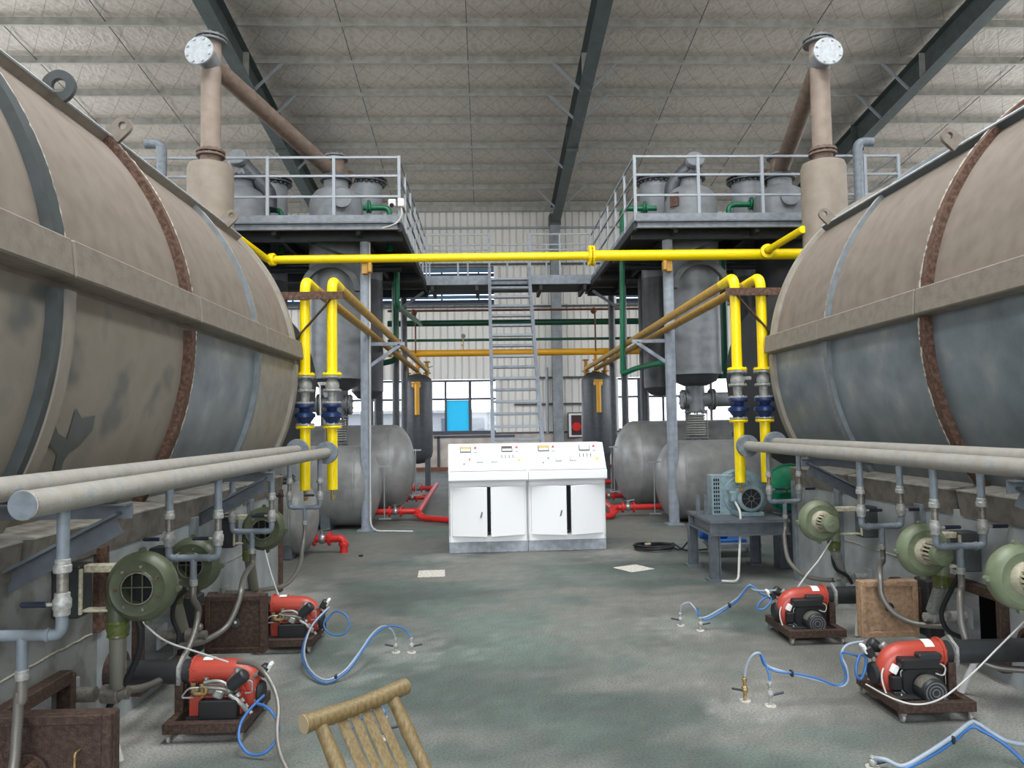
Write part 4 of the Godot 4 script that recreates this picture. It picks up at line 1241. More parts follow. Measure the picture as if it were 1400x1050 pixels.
func build_manifolds(s: int) -> void:
	var dusty := s < 0
	var i := 0
	for u in [2.0, 2.27]:
		var z0 := 2.56 if dusty and i == 0 else 0.9
		var y := 1.262 if i == 0 else 1.29
		var t := thing("gas_manifold", P(s, u, y, 5.0), "long weathered grey gas manifold, " + ("outer one nearest the aisle" if i == 0 else "inner one against the jacket") + (" on the dusty reactor" if dusty else " on the blue-grey reactor"), "pipe", "long grey gas manifolds")
		part("pipe", G.new().cyl(P(s, u, y, z0), P(s, u, y, 7.28), 0.047, 20, 0.004), M.pipe_old, t)
		part("end_flange", G.new().flange(P(s, u, y, 7.28), V(0, 0, 1), 0.105, 0.022, 6).flange(P(s, u, y, 7.31), V(0, 0, 1), 0.105, 0.022, 0), M.pipe_grey, t)
		if i == 0 and dusty:
			var pts := []
			for k in 41:
				var a := TAU * k / 40.0
				pts.append(P(s, u, y, z0) + V(cos(a), sin(a), 0) * 0.046)
			part("end_cap", G.new().cyl(P(s, u, y, z0 - 0.006), P(s, u, y, z0 + 0.01), 0.047, 24), M.pipe_grey, t)
			part("weld_bead", G.new().tube(pts, 0.004, 5), M.weld, t)
		i += 1
	var sets := [[2.8, "g1"], [4.38, "g2"], [5.45, "g3"], [7.0, "g4"]] if dusty else [[4.24, "gr3"], [5.09, "gr2"], [6.76, "gr1"]]
	var words := {
		"g1": "grey U-shaped gas drop with steel hose nearest the camera, over the open fire door",
		"g2": "grey U-shaped gas drop with steel hose in front of the middle green blower",
		"g3": "grey U-shaped gas drop with steel hose in front of the farthest grilled blower",
		"g4": "grey U-shaped gas drop with pale hose beside the yellow gas risers, dusty reactor",
		"gr3": "grey U-shaped gas drop with steel hose in front of the second motor blower",
		"gr2": "grey U-shaped gas drop with steel hose hanging before the tan fire door",
		"gr1": "grey U-shaped gas drop with pale hose beside the green fan"}
	for e in sets:
		var z: float = e[0]
		var big := 1.0
		var t := thing("gas_drop", P(s, 2.12, 0.6, z), words[e[1]], "gas pipe", "U-shaped gas drops under the manifolds")
		var yb := 0.785
		for u in [2.0, 2.27]:
			var top := P(s, u, 1.24, z)
			part("drop_pipe", G.new().cyl(P(s, u, 1.03, z), top, 0.021, 14), M.pipe_grey, t)
			var un := part("union", G.new().cyl(P(s, u, 1.0, z), P(s, u, 1.03, z), 0.031, 8, 0.004).cyl(P(s, u, 1.028, z), P(s, u, 1.05, z), 0.026, 12, 0.003), M.galv if z > 2.9 else M.galv, t)
			part("nipple", G.new().cyl(P(s, u, 0.92, z), P(s, u, 1.01, z), 0.019, 12), M.steel_dull, un)
			var v := part("valve", G.new().lathe([Vector2(0.019, 0.85), Vector2(0.027, 0.853), Vector2(0.027, 0.87), Vector2(0.031, 0.88), Vector2(0.031, 0.905), Vector2(0.026, 0.915), Vector2(0.026, 0.93), Vector2(0.019, 0.932)], V(top.x, 0, top.z), Vector3.UP, 10), M.galv, t)
			var hs := -1.0 if dusty else 1.0
			part("lever", G.new().box(V(top.x + hs * 0.09, 0.893, top.z + 0.012), V(0.1, 0.02, 0.022), Basis(), 0.008), M.handle_navy, v)
			part("lever_neck", G.new().box(V(top.x + hs * 0.035, 0.893, top.z + 0.012), V(0.04, 0.012, 0.014), Basis(), 0.002), M.galv, v)
		part("elbow_bend", G.new().tube(bent([P(s, 2.0, 0.85, z), P(s, 2.0, yb, z), P(s, 2.27, yb, z), P(s, 2.27, 0.85, z)], 0.04), 0.02, 12), M.pipe_grey, t)
		for u in [2.045, 2.225]:
			part("elbow_collar", G.new().cyl(P(s, u - 0.006, yb, z), P(s, u + 0.006, yb, z), 0.0245, 12), M.pipe_grey, t)
		part("tee_leg", G.new().cyl(P(s, 2.135, 0.66, z), P(s, 2.135, yb, z), 0.019, 12), M.pipe_grey, t)
		part("hose_nut", G.new().cyl(P(s, 2.135, 0.63, z), P(s, 2.135, 0.668, z), 0.025, 6, 0.004), M.galv, t)
		part("flexible_hose", hose(e[1], s, z), M.hose_braid, t)

# flexible steel hose: ribs along a curve
func hose(which: String, s: int, z: float) -> G:
	var H := {
		"g2": [V(-2.094, 0.471, -4.48), V(-2.092, 0.350, -4.40), V(-2.101, 0.255, -4.25), V(-2.094, 0.247, -4.0), V(-2.104, 0.271, -3.8), V(-2.15, 0.296, -3.7)],
		"g3": [V(-2.06, 0.53, -5.22), V(-1.99, 0.505, -4.92), V(-1.99, 0.425, -4.86), V(-2.04, 0.30, -4.8), V(-2.109, 0.262, -4.65), V(-2.154, 0.275, -4.52), V(-2.196, 0.29, -4.42)],
		"g4": [V(-2.09, 0.460, -6.95), V(-2.062, 0.312, -6.7), V(-2.064, 0.251, -6.3), V(-2.108, 0.291, -5.9), V(-2.209, 0.319, -5.7)],
		"g1": [V(-2.093, 0.581, -2.8), V(-2.099, 0.455, -2.8), V(-2.101, 0.315, -2.78), V(-2.12, 0.15, -2.7)],
		"gr1": [V(2.15, 0.477, -6.7), V(2.1, 0.323, -6.5), V(2.13, 0.238, -6.3), V(2.185, 0.234, -6.1), V(2.213, 0.268, -5.9)],
		"gr2": [V(2.11, 0.54, -4.99), V(2.055, 0.49, -4.88), V(2.046, 0.382, -4.85), V(2.091, 0.286, -4.8), V(2.174, 0.24, -4.72), V(2.285, 0.25, -4.6)],
		"gr3": [V(2.15, 0.52, -4.2), V(2.12, 0.375, -4.15), V(2.135, 0.252, -4.1), V(2.206, 0.189, -4.05), V(2.348, 0.178, -4.0), V(2.429, 0.188, -3.95)]}
	var pts := [P(s, 2.135, 0.64, z), P(s, 2.135, 0.56, z)]
	pts.append_array(H[which])
	var cv := curve(pts, 26)
	var rs := []
	for i in cv.size():
		rs.append(0.0185 if i % 2 == 0 else 0.0168)
	return G.new().tube(cv, rs, 10)

func build_red_lines(s: int) -> void:
	var dusty := s < 0
	var runs := []
	if dusty:
		runs.append([[V(-2.6, 0.17, -9.35), V(-2.17, 0.17, -9.35), V(-2.17, 0.0, -9.35)], [-2.52, -2.34], "short red pipe with flanged valve draining the small tank"])
		runs.append([[V(-2.35, 0.15, -12.35), V(-1.56, 0.15, -12.35), V(-1.5, 0.06, -12.2), V(-0.9, 0.06, -11.7)], [-2.0, -1.82], "red pipe with flanged valve running to the console, nearest column"])
		runs.append([[V(-2.2, 0.16, -14.6), V(-1.6, 0.16, -14.6)], [-1.95, -1.78], "middle short red pipe with flanged valve behind the ladder foot"])
		runs.append([[V(-2.2, 0.17, -16.6), V(-1.6, 0.17, -16.6)], [-2.0, -1.85], "farthest short red pipe with flanged valve by the dark vessel"])
		runs.append([[V(-1.54, 0.14, -12.3), V(-1.58, 0.18, -17.4)], [], "long red collecting pipe running back along the floor past the ladder"])
	else:
		runs.append([[V(2.5, 0.15, -12.35), V(1.6, 0.15, -12.35), V(1.5, 0.06, -12.0), V(1.0, 0.06, -11.8)], [1.72, 1.9], "red pipe with flanged valve between console and blue-grey reactor's column"])
		runs.append([[V(2.1, 0.16, -14.2), V(1.5, 0.16, -14.2)], [1.72, 1.88], "middle short red pipe with valve showing behind the console's fan-side edge"])
		runs.append([[V(2.1, 0.3, -15.8), V(1.5, 0.3, -15.8)], [1.7, 1.85], "farthest short red pipe showing behind the console's fan-side edge"])
		runs.append([[V(1.55, 0.14, -12.3), V(1.58, 0.18, -17.0)], [], "long red collecting pipe running back behind the console's fan-side edge"])
	for e in runs:
		var p: Array = e[0]
		var t := thing("drain_pipe", V(p[0].x, 0, p[0].z), e[2], "pipe", "red drain pipes")
		part("pipe", G.new().tube(bent(p, 0.07), 0.046, 12), M.red, t)
		if e[1]:
			var y: float = p[0].y
			var z: float = p[0].z
			for x in e[1]:
				part("flange", G.new().flange(V(x, y, z), V(1, 0, 0), 0.085, 0.025, 6), M.red, t)
			var mx: float = (e[1][0] + e[1][1]) / 2
			var v := part("valve", G.new().ball(V(mx, y, z), 0.062, 12).cyl(V(e[1][0] + 0.02, y, z), V(e[1][1] - 0.02, y, z), 0.04, 12).cyl(V(mx, y, z), V(mx, y + 0.1, z), 0.02, 8), M.steel_bright, t)
			part("handle", G.new().bar(V(mx - 0.03, y + 0.1, z), V(mx + 0.1, y + 0.12, z + 0.03), 0.025, 0.012), M.steel_bright, v)
		if p.size() == 3:
			part("elbow_flange", G.new().flange(V(-2.17, 0.1, -9.35), Vector3.UP, 0.06, 0.04, 0), M.red, t)
		if p.size() == 4:
			part("elbow_flange", G.new().flange(p[1].lerp(p[2], 0.5), V(0, 1, 0), 0.085, 0.03, 6), M.red, t)

func build_far_pipes() -> void:
	# yellow pipe across the hall on the platform columns
	var t := thing("gas_main", V(0, 3.93, -11.1), "thick bright yellow gas pipe crossing the hall above the console", "gas pipe")
	part("pipe", G.new().cyl(P(-1, 3.58, 3.93, 11.1), V(1.1, 3.955, -11.1), 0.06, 20), M.yellow, t)
	part("wide_pipe", G.new().cyl(V(1.12, 3.955, -11.1), V(5.0, 3.96, -11.1), 0.078, 20), M.yellow, t)
	part("flange", G.new().flange(V(1.1, 3.955, -11.1), V(1, 0, 0), 0.15, 0.03, 8), M.yellow, t)
	part("flange", G.new().flange(V(1.15, 3.955, -11.1), V(1, 0, 0), 0.15, 0.03, 8), M.yellow, t)
	part("branch", G.new().tube(bent([P(-1, 3.5, 3.93, 11.1), P(-1, 3.62, 3.93, 11.1), P(-1, 3.66, 3.95, 9.3)], 0.1), 0.05, 14), M.yellow, t)
	part("elbow_collar", G.new().lathe([Vector2(0.06, -0.05), Vector2(0.09, -0.03), Vector2(0.09, 0.03), Vector2(0.06, 0.05)], P(-1, 3.55, 3.93, 11.08), V(1, 0, 0.4), 18), M.yellow, t)
	part("branch", G.new().cyl(V(3.7, 3.99, -11.05), V(3.74, 4.0, -9.82), 0.05, 14), M.yellow, t)
	part("elbow_collar", G.new().lathe([Vector2(0.06, -0.03), Vector2(0.105, -0.02), Vector2(0.105, 0.02), Vector2(0.06, 0.03)], V(3.7, 3.98, -10.99), V(0, 0, 1), 18), M.yellow, t)
	for s in [-1, 1]:
		part("pipe_support", G.new().box(P(s, 2.23, 3.8, 11.16), V(0.09, 0.16, 0.1), Basis(), 0.008).box(P(s, 2.15, 3.8, 11.1), V(0.05, 0.14, 0.12), Basis(), 0.008), M.ochre, t)
	var list := [[3.77, 0.068, "green_dark", "thick green water pipe crossing below the walkway behind the ladder"], [3.39, 0.03, "green_dark", "thin green water pipe crossing between thick green and ochre pipes"], [3.1, 0.075, "yellow_deep", "thick ochre yellow gas pipe crossing behind the ladder"], [4.05, 0.024, "brown_pipe", "thin brown pipe crossing just below the walkway"]]
	for e in list:
		var g := solid("cross_pipe", G.new().cyl(V(-2.6, e[0], -17.0), V(3.3, e[0], -17.0), e[1], 16), M[e[2]], V(0, e[0], -17.0), e[3], "pipe")
	for x in [-1.98, 2.0]:
		var q := thing("impulse_pipe", V(x, 3.1, -16.95), "thin brown upright pipe with round knob " + ("beside the green sloping pipe" if x < 0 else "near the dark fan-side column"), "pipe", "thin brown upright pipes")
		part("pipe", G.new().cyl(V(x, 3.1, -16.9), V(x, 3.95, -16.9), 0.018, 8), M.brown_pipe, q)
		part("knob", G.new().ball(V(x - 0.03, 4.0, -16.9), 0.07, 12), M.brown_pipe, q)
	var gq := thing("pressure_gauge", V(-0.93, 3.15, -16.95), "small round pressure gauge standing on the ochre cross pipe", "gauge")
	part("stem", G.new().cyl(V(-0.93, 3.17, -16.95), V(-0.93, 3.42, -16.95), 0.012, 8), M.brass, gq)
	part("dial", G.new().cyl(V(-0.93, 3.47, -16.95), V(-0.93, 3.47, -16.9), 0.05, 16, 0.006), M.equipment, gq)
	part("cock", G.new().box(V(-0.95, 3.27, -16.94), V(0.06, 0.03, 0.03), Basis(), 0.004), M.brass, gq)
	# green drops beside the platforms
	solid("water_drop_pipe", G.new().tube(bent([V(-1.98, 4.3, -13.4), V(-1.98, 3.6, -13.4), V(-1.86, 3.75, -17.0)], 0.1), 0.05, 12), M.green, V(-1.98, 3.6, -13.4), "green pipe sloping back from the platform beside the white-cabled column", "pipe")
	solid("water_drop_pipe", G.new().tube(bent([V(-2.15, 4.3, -14.6), V(-2.15, 2.75, -14.6), V(-2.4, 2.7, -14.6)], 0.1), 0.055, 12), M.green_dark, V(-2.15, 2.7, -14.6), "dark green upright pipe with elbow behind the sloping green pipe", "pipe")
	var gt := thing("water_branch_pipe", V(2.0, 2.38, -12.7), "green branch pipe with flange meeting the fan-side column", "pipe")
	part("pipe", G.new().tube(bent([V(1.87, 2.33, -12.9), V(2.05, 2.4, -12.6), V(2.3, 2.42, -11.6)], 0.08), 0.045, 12), M.green, gt)
	part("flange", G.new().flange(V(2.27, 2.42, -11.75), V(1, 0, 0.4), 0.09, 0.03, 6), M.green, gt)
	var g2 := thing("water_main_drop", V(3.45, 2.3, -12.4), "thick green upright water pipe behind the fan-side yellow risers", "pipe")
	part("pipe", G.new().cyl(V(3.42, 2.2, -12.4), V(3.42, 4.3, -12.4), 0.11, 16), M.green_dark, g2)
	part("branch", G.new().cyl(V(3.42, 2.38, -12.3), V(4.3, 2.38, -12.3), 0.05, 12).flange(V(3.95, 2.38, -12.3), V(1, 0, 0), 0.1, 0.03, 6).flange(V(4.0, 2.38, -12.3), V(1, 0, 0), 0.1, 0.03, 6), M.green, g2)
	# dark panel behind, and the outer leg of the hall's pipe rack
	var fc := thing("fire_cabinet", V(2.0, 1.1, -25.6), "wall cabinet with red reel behind glass near the far column", "cabinet")
	part("box", G.new().box(V(2.52, 1.45, -25.54), V(0.52, 0.85, 0.2), Basis(), 0.01), M.frame_dark, fc)
	part("door", G.new().box(V(2.52, 1.45, -25.43), V(0.46, 0.78, 0.03), Basis(), 0.01), M.frame_white, fc)
	part("glass_front", G.new().box(V(2.54, 1.45, -25.41), V(0.34, 0.66, 0.02)), M.meter_dark, fc)
	part("reel", G.new().cyl(V(2.54, 1.4, -25.4), V(2.54, 1.4, -25.36), 0.15, 16, 0.01), M.lamp_red, fc)

func build_console() -> void:
	for k in 2:
		var t := thing("control_console", Vector3.ZERO, "white sloping control desk with two ajar doors, " + ("half nearer the dusty reactor" if k == 0 else "half nearer the blue-grey fan"), "control desk", "twin control desks")
		var w := 0.932
		part("plinth", G.new().box(V(0, 0.065, -0.27), V(w, 0.13, 0.54), Basis(), 0.006), M.plinth, t)
		var g := G.new()
		g.box(V(0, 0.5, -0.54), V(w, 0.74, 0.02)); g.box(V(-w / 2 + 0.01, 0.5, -0.27), V(0.02, 0.74, 0.54)); g.box(V(w / 2 - 0.01, 0.5, -0.27), V(0.02, 0.74, 0.54))
		g.box(V(0, 0.165, -0.015), V(w, 0.07, 0.03)); g.box(V(0, 0.805, -0.015), V(w, 0.07, 0.03))
		g.box(V(-w / 2 + 0.02, 0.49, -0.014), V(0.04, 0.58, 0.028)); g.box(V(w / 2 - 0.02, 0.49, -0.014), V(0.04, 0.58, 0.028))
		g.box(V(0, 0.14, -0.27), V(w - 0.02, 0.02, 0.52))
		part("body", g, M.console_white, t)
		part("mounting_plate", G.new().box(V(0, 0.48, -0.45), V(w - 0.1, 0.6, 0.02)), M.frame_dark, t)
		# desk top in profile (z, y)
		var pf := PackedVector2Array([Vector2(0.0, 0.835), Vector2(0.12, 0.845), Vector2(0.14, 0.86), Vector2(0.14, 0.945), Vector2(0.13, 0.955), Vector2(0.105, 0.958), Vector2(-0.115, 1.262), Vector2(-0.13, 1.27), Vector2(-0.55, 1.27), Vector2(-0.55, 0.86)])
		var q := PackedVector2Array()
		for p in pf: q.append(Vector2(-p.x, p.y))
		part("desk_top", G.new().extr(q, V(-w / 2 + 0.001, 0, 0), V(w / 2 - 0.001, 0, 0)), M.console_white, t)
		part("panel_seam", G.new().box(V(0, 0.962, 0.106), V(w - 0.02, 0.01, 0.01)).box(V(w / 2 - 0.002, 0.6, 0.0), V(0.004, 0.9, 0.004)), M.console_line, t)
		for s in [-1, 1]:
			var hinge := V(s * (w / 2 - 0.045), 0.49, 0.006)
			var ang: float = s * -0.32 * (1.0 if k == 0 else 1.1)
			var b := Basis(Vector3.UP, -ang if true else ang)
			var c0 := hinge + b * V(-s * 0.212, 0, 0.01)
			var d := part("door", G.new().box(c0, V(0.424, 0.575, 0.02), b, 0.004), M.console_white, t)
			if s < 0:
				part("handle", G.new().box(c0 + b * V(0.15, -0.03, 0.022), V(0.016, 0.075, 0.02), b * Basis(Vector3.BACK, -0.25), 0.006), M.steel_dull, d)
			part("lock_tongue", G.new().box(c0 + b * V(-s * 0.208, -0.01, 0.0), V(0.012, 0.02, 0.012), b), M.steel_bright, d)
		# instruments on the slope
		var up := V(0, 0.304, -0.22).normalized()
		var nn := V(0, 0.22, 0.304).normalized()
		var bs := Basis(V(1, 0, 0), up, nn)
		var at := func(u: float, v: float, out_: float) -> Vector3: return V((u - 0.5) * w, 1.262, -0.115) - up * 0.36 * v + nn * out_
		for m in 2:
			var u := 0.22 + 0.53 * m
			var mt := part("meter", G.new().box(at.call(u, 0.19, 0.004), V(0.135, 0.085, 0.02), bs, 0.006), M.meter_grey, t)
			part("meter_window", G.new().box(at.call(u, 0.15, 0.015), V(0.115, 0.032, 0.004), bs), (M.meter_orange if not (k == 0 and m == 1) else M.meter_dark) if not (k == 1 and m == 1) else M.label_white, mt)
			part("meter_scale", G.new().box(at.call(u, 0.235, 0.015), V(0.11, 0.026, 0.003), bs), M.label_white, mt)
			part("warning_lamp", G.new().lathe([Vector2(0, 0), Vector2(0.022, 0), Vector2(0.022, 0.008), Vector2(0, 0.012)], at.call(u + 0.125, 0.12, 0.0), nn, 3, 0, TAU, up), M.lamp_red, t)
			part("warning_label", G.new().box(at.call(u + 0.125, 0.3, 0.0), V(0.036, 0.014, 0.004), bs), M.meter_grey, t)
		for u in [0.4, 0.585]:
			part("square_switch", G.new().box(at.call(u, 0.6, 0.006), V(0.07, 0.07, 0.02), bs, 0.006), M.frame_white, t)
			part("switch_rim", G.new().box(at.call(u, 0.6, 0.0), V(0.078, 0.078, 0.008), bs), M.console_line, t)
		for i in 4:
			part("toggle", G.new().box(at.call(0.68 + 0.047 * i, 0.5, 0.006), V(0.011, 0.036, 0.016), bs, 0.003), M.meter_grey, t)
			part("toggle_tip", G.new().box(at.call(0.68 + 0.047 * i, 0.46, 0.008), V(0.009, 0.012, 0.016), bs), M.black, t)
		part("indicator", G.new().cyl(at.call(0.9, 0.62, 0), at.call(0.9, 0.62, 0.012), 0.015, 12), M.lamp_yellow, t)
		part("button", G.new().cyl(at.call(0.27, 0.58, 0), at.call(0.27, 0.58, 0.012), 0.011, 10), M.lamp_red if k == 0 else M.meter_grey, t)
		part("button", G.new().cyl(at.call(0.2, 0.75, 0), at.call(0.2, 0.75, 0.01), 0.011, 10), M.meter_grey, t)
		part("name_plate", G.new().box(at.call(0.23, 0.96, 0.001), V(0.15, 0.022, 0.006), bs), M.frame_white, t)
		t.rotation.y = 0.044
		var cx := -0.467 if k == 0 else 0.467
		t.position = V(0.032 + cx * cos(0.044), 0, -9.15 - cx * sin(0.044))

func build_blowers() -> void:
	var list := [[-1, 3.55, 0.8, 2.05, "large green round blower with dark grilled mouth nearest the camera"],
		[-1, 4.53, 0.725, 2.19, "middle green round blower with dark grilled mouth behind a gas drop"],
		[-1, 5.62, 0.78, 2.1, "farthest green round blower with dark grilled mouth above the rusty fire door"],
		[1, 3.6, 0.745, 2.02, "nearest green round blower with ribbed motor, cut by the frame edge"],
		[1, 4.55, 0.716, 2.1, "second green round blower with ribbed motor beside two hanging gas pipes"],
		[1, 5.75, 0.742, 2.0, "farthest green round blower with ribbed motor beside the green fan"]]
	for e in list:
		var s: int = e[0]
		var grilled := s < 0
		var o := P(s, e[3], e[2], e[1])
		var t := thing("blower", o, e[4], "blower", "green grilled blowers" if grilled else "green motor blowers")
		var zt := V(0, 0, 1)
		var green: Material = M.blower_green if grilled else M.blower_green_light
		var pr := [Vector2(0, -0.055), Vector2(0.12, -0.055), Vector2(0.142, -0.045), Vector2(0.154, -0.02), Vector2(0.156, 0.0), Vector2(0.152, 0.022), Vector2(0.14, 0.042), Vector2(0.122, 0.053), Vector2(0.11, 0.05), Vector2(0.078, 0.05)]
		if grilled:
			pr.append_array([Vector2(0.073, 0.055), Vector2(0.068, 0.055), Vector2(0.066, 0.0), Vector2(0, 0.0)])
		else:
			pr.append_array([Vector2(0.06, 0.05), Vector2(0, 0.05)])
		part("volute", G.new().lathe(pr, o, zt, 44), green, t)
		# outlet duct, tangential and downwards on the wall side
		var ou := o + V(s * 0.108, 0, -0.005)
		part("outlet", G.new().tube([ou + V(0, 0.08, 0), ou + V(s * 0.004, 0.0, 0), ou + V(s * 0.006, -0.1, 0), ou + V(s * 0.004, -0.155, 0)], [0.03, 0.044, 0.044, 0.042], 16), green, t)
		part("cuff", G.new().lathe([Vector2(0.04, 0.0), Vector2(0.047, 0.006), Vector2(0.044, 0.02), Vector2(0.05, 0.04), Vector2(0.046, 0.055), Vector2(0.05, 0.065), Vector2(0.042, 0.075)], ou + V(0, -0.225, 0), Vector3.UP, 20), M.cuff_green, t)
		var pz: float = e[1] + 0.1
		var wall := P(s, 2.42, 0.295, pz)
		var dend := P(s, maxf(2.2, e[3] + 0.1), 0.33, pz)
		var cv := curve([ou + V(0, -0.2, 0), (ou + V(0, -0.2, 0)).lerp(dend, 0.33), (ou + V(0, -0.2, 0)).lerp(dend, 0.66), dend], 22)
		var rs := []
		for i in cv.size(): rs.append(0.0365 if i % 2 else 0.032)
		part("flexible_duct", G.new().tube(cv, rs, 14), M.duct_flex if grilled else M.galv, t)
		part("air_pipe", G.new().cyl(wall, P(s, 2.3, 0.295, pz), 0.034, 16).cyl(P(s, 2.27, 0.295, pz), P(s, 2.19, 0.295, pz), 0.042, 16, 0.006).cyl(P(s, 2.19, 0.295, pz), P(s, 2.15, 0.295, pz), 0.028, 8), M.steel_dull if grilled else M.galv, t)
		part("wall_flange", G.new().box(wall + V(-s * 0.01, 0, 0), V(0.016, 0.13, 0.13), Basis(), 0.004), M.casing, t)
		part("tip_fitting", G.new().box(P(s, 2.2, 0.34, pz), V(0.05, 0.04, 0.05), Basis(), 0.01), M.steel_dull, t)
		# lugs on the rim
		for a in [90.0, -5.0, -80.0] if grilled else [95.0, 182.0, -92.0]:
			var d := V(cos(deg_to_rad(a)), sin(deg_to_rad(a)), 0)
			part("lug", G.new().lathe([Vector2(0, -0.012), Vector2(0.013, -0.012), Vector2(0.013, 0.012), Vector2(0, 0.012)], o + d * 0.161 + zt * 0.0, zt, 10).box(o + d * 0.153, V(0.02, 0.024, 0.022), Basis(zt, deg_to_rad(a))), green, t)
		if grilled:
			part("mouth_ring", G.new().lathe([Vector2(0.067, 0.054), Vector2(0.071, 0.054), Vector2(0.071, 0.058), Vector2(0.067, 0.058), Vector2(0.067, 0.054)], o, zt, 32), M.steel_dull, t)
			part("impeller", G.new().lathe([Vector2(0.0, 0.0), Vector2(0.065, 0.0), Vector2(0.063, 0.012), Vector2(0.02, 0.016), Vector2(0, 0.016)], o + zt * 0.002, zt, 20), M.void, t)
			for q in [-0.024, 0.022]:
				part("grille_bar", G.new().box(o + V(q, 0, 0.05), V(0.0045, 0.128, 0.006)), M.blower_green, t)
			part("grille_bar", G.new().box(o + V(0, 0.004, 0.051), V(0.134, 0.0045, 0.006)), M.blower_green, t)
			for i in 7:
				var a := 0.5 + i * 0.9
				part("bolt", G.new().cyl(o + V(cos(a) * 0.096, sin(a) * 0.096, 0.048), o + V(cos(a) * 0.096, sin(a) * 0.096, 0.06), 0.007, 6), M.steel_dull if i % 3 else M.rust, t)
		else:
			var mo := part("motor", G.new().lathe([Vector2(0.082, 0.045), Vector2(0.077, 0.07), Vector2(0.066, 0.088), Vector2(0.0, 0.088)], o, zt, 28), M.cream, t)
			part("motor_core", G.new().cyl(o + zt * 0.08, o + zt * 0.17, 0.052, 20), M.void, mo)
			for i in 16:
				var a := TAU * i / 16.0
				part("cooling_fin", G.new().box(o + V(cos(a), sin(a), 0) * 0.058 + zt * 0.128, V(0.014, 0.011, 0.084), Basis(zt, a)), M.cream, mo)
			part("motor_cap", G.new().lathe([Vector2(0.064, 0.166), Vector2(0.064, 0.2), Vector2(0.056, 0.216), Vector2(0.036, 0.221), Vector2(0, 0.221)], o, zt, 28), green, mo)
			part("cap_ridge", G.new().bar(o + V(-0.035, -0.015, 0.222), o + V(0.035, 0.02, 0.222), 0.008, 0.006, zt), green, mo)
		# wall bracket: arms to a box on the casing
		var bx := P(s, 2.36, e[2] + 0.0, e[1] + 0.0)
		part("wall_box", G.new().box(bx + V(0, -0.01, 0), V(0.12, 0.23, 0.12), Basis(), 0.006), M.tube_black if grilled else M.dark_steel, t)
		part("box_edge", G.new().box(P(s, 2.297, e[2] - 0.01, e[1] - 0.05), V(0.012, 0.2, 0.02), Basis(), 0.003), M.cream, t)
		var am: float = (e[3] + 0.1 + 2.3) / 2
		var al: float = maxf(0.05, 2.3 - e[3] - 0.1)
		part("arm", G.new().box(P(s, am, e[2] + 0.085, e[1]), V(al, 0.035, 0.05), Basis(), 0.004), M.cream, t)
		part("arm", G.new().box(P(s, am, e[2] - 0.1, e[1]), V(al, 0.012, 0.06), Basis(), 0.003), M.cream, t)

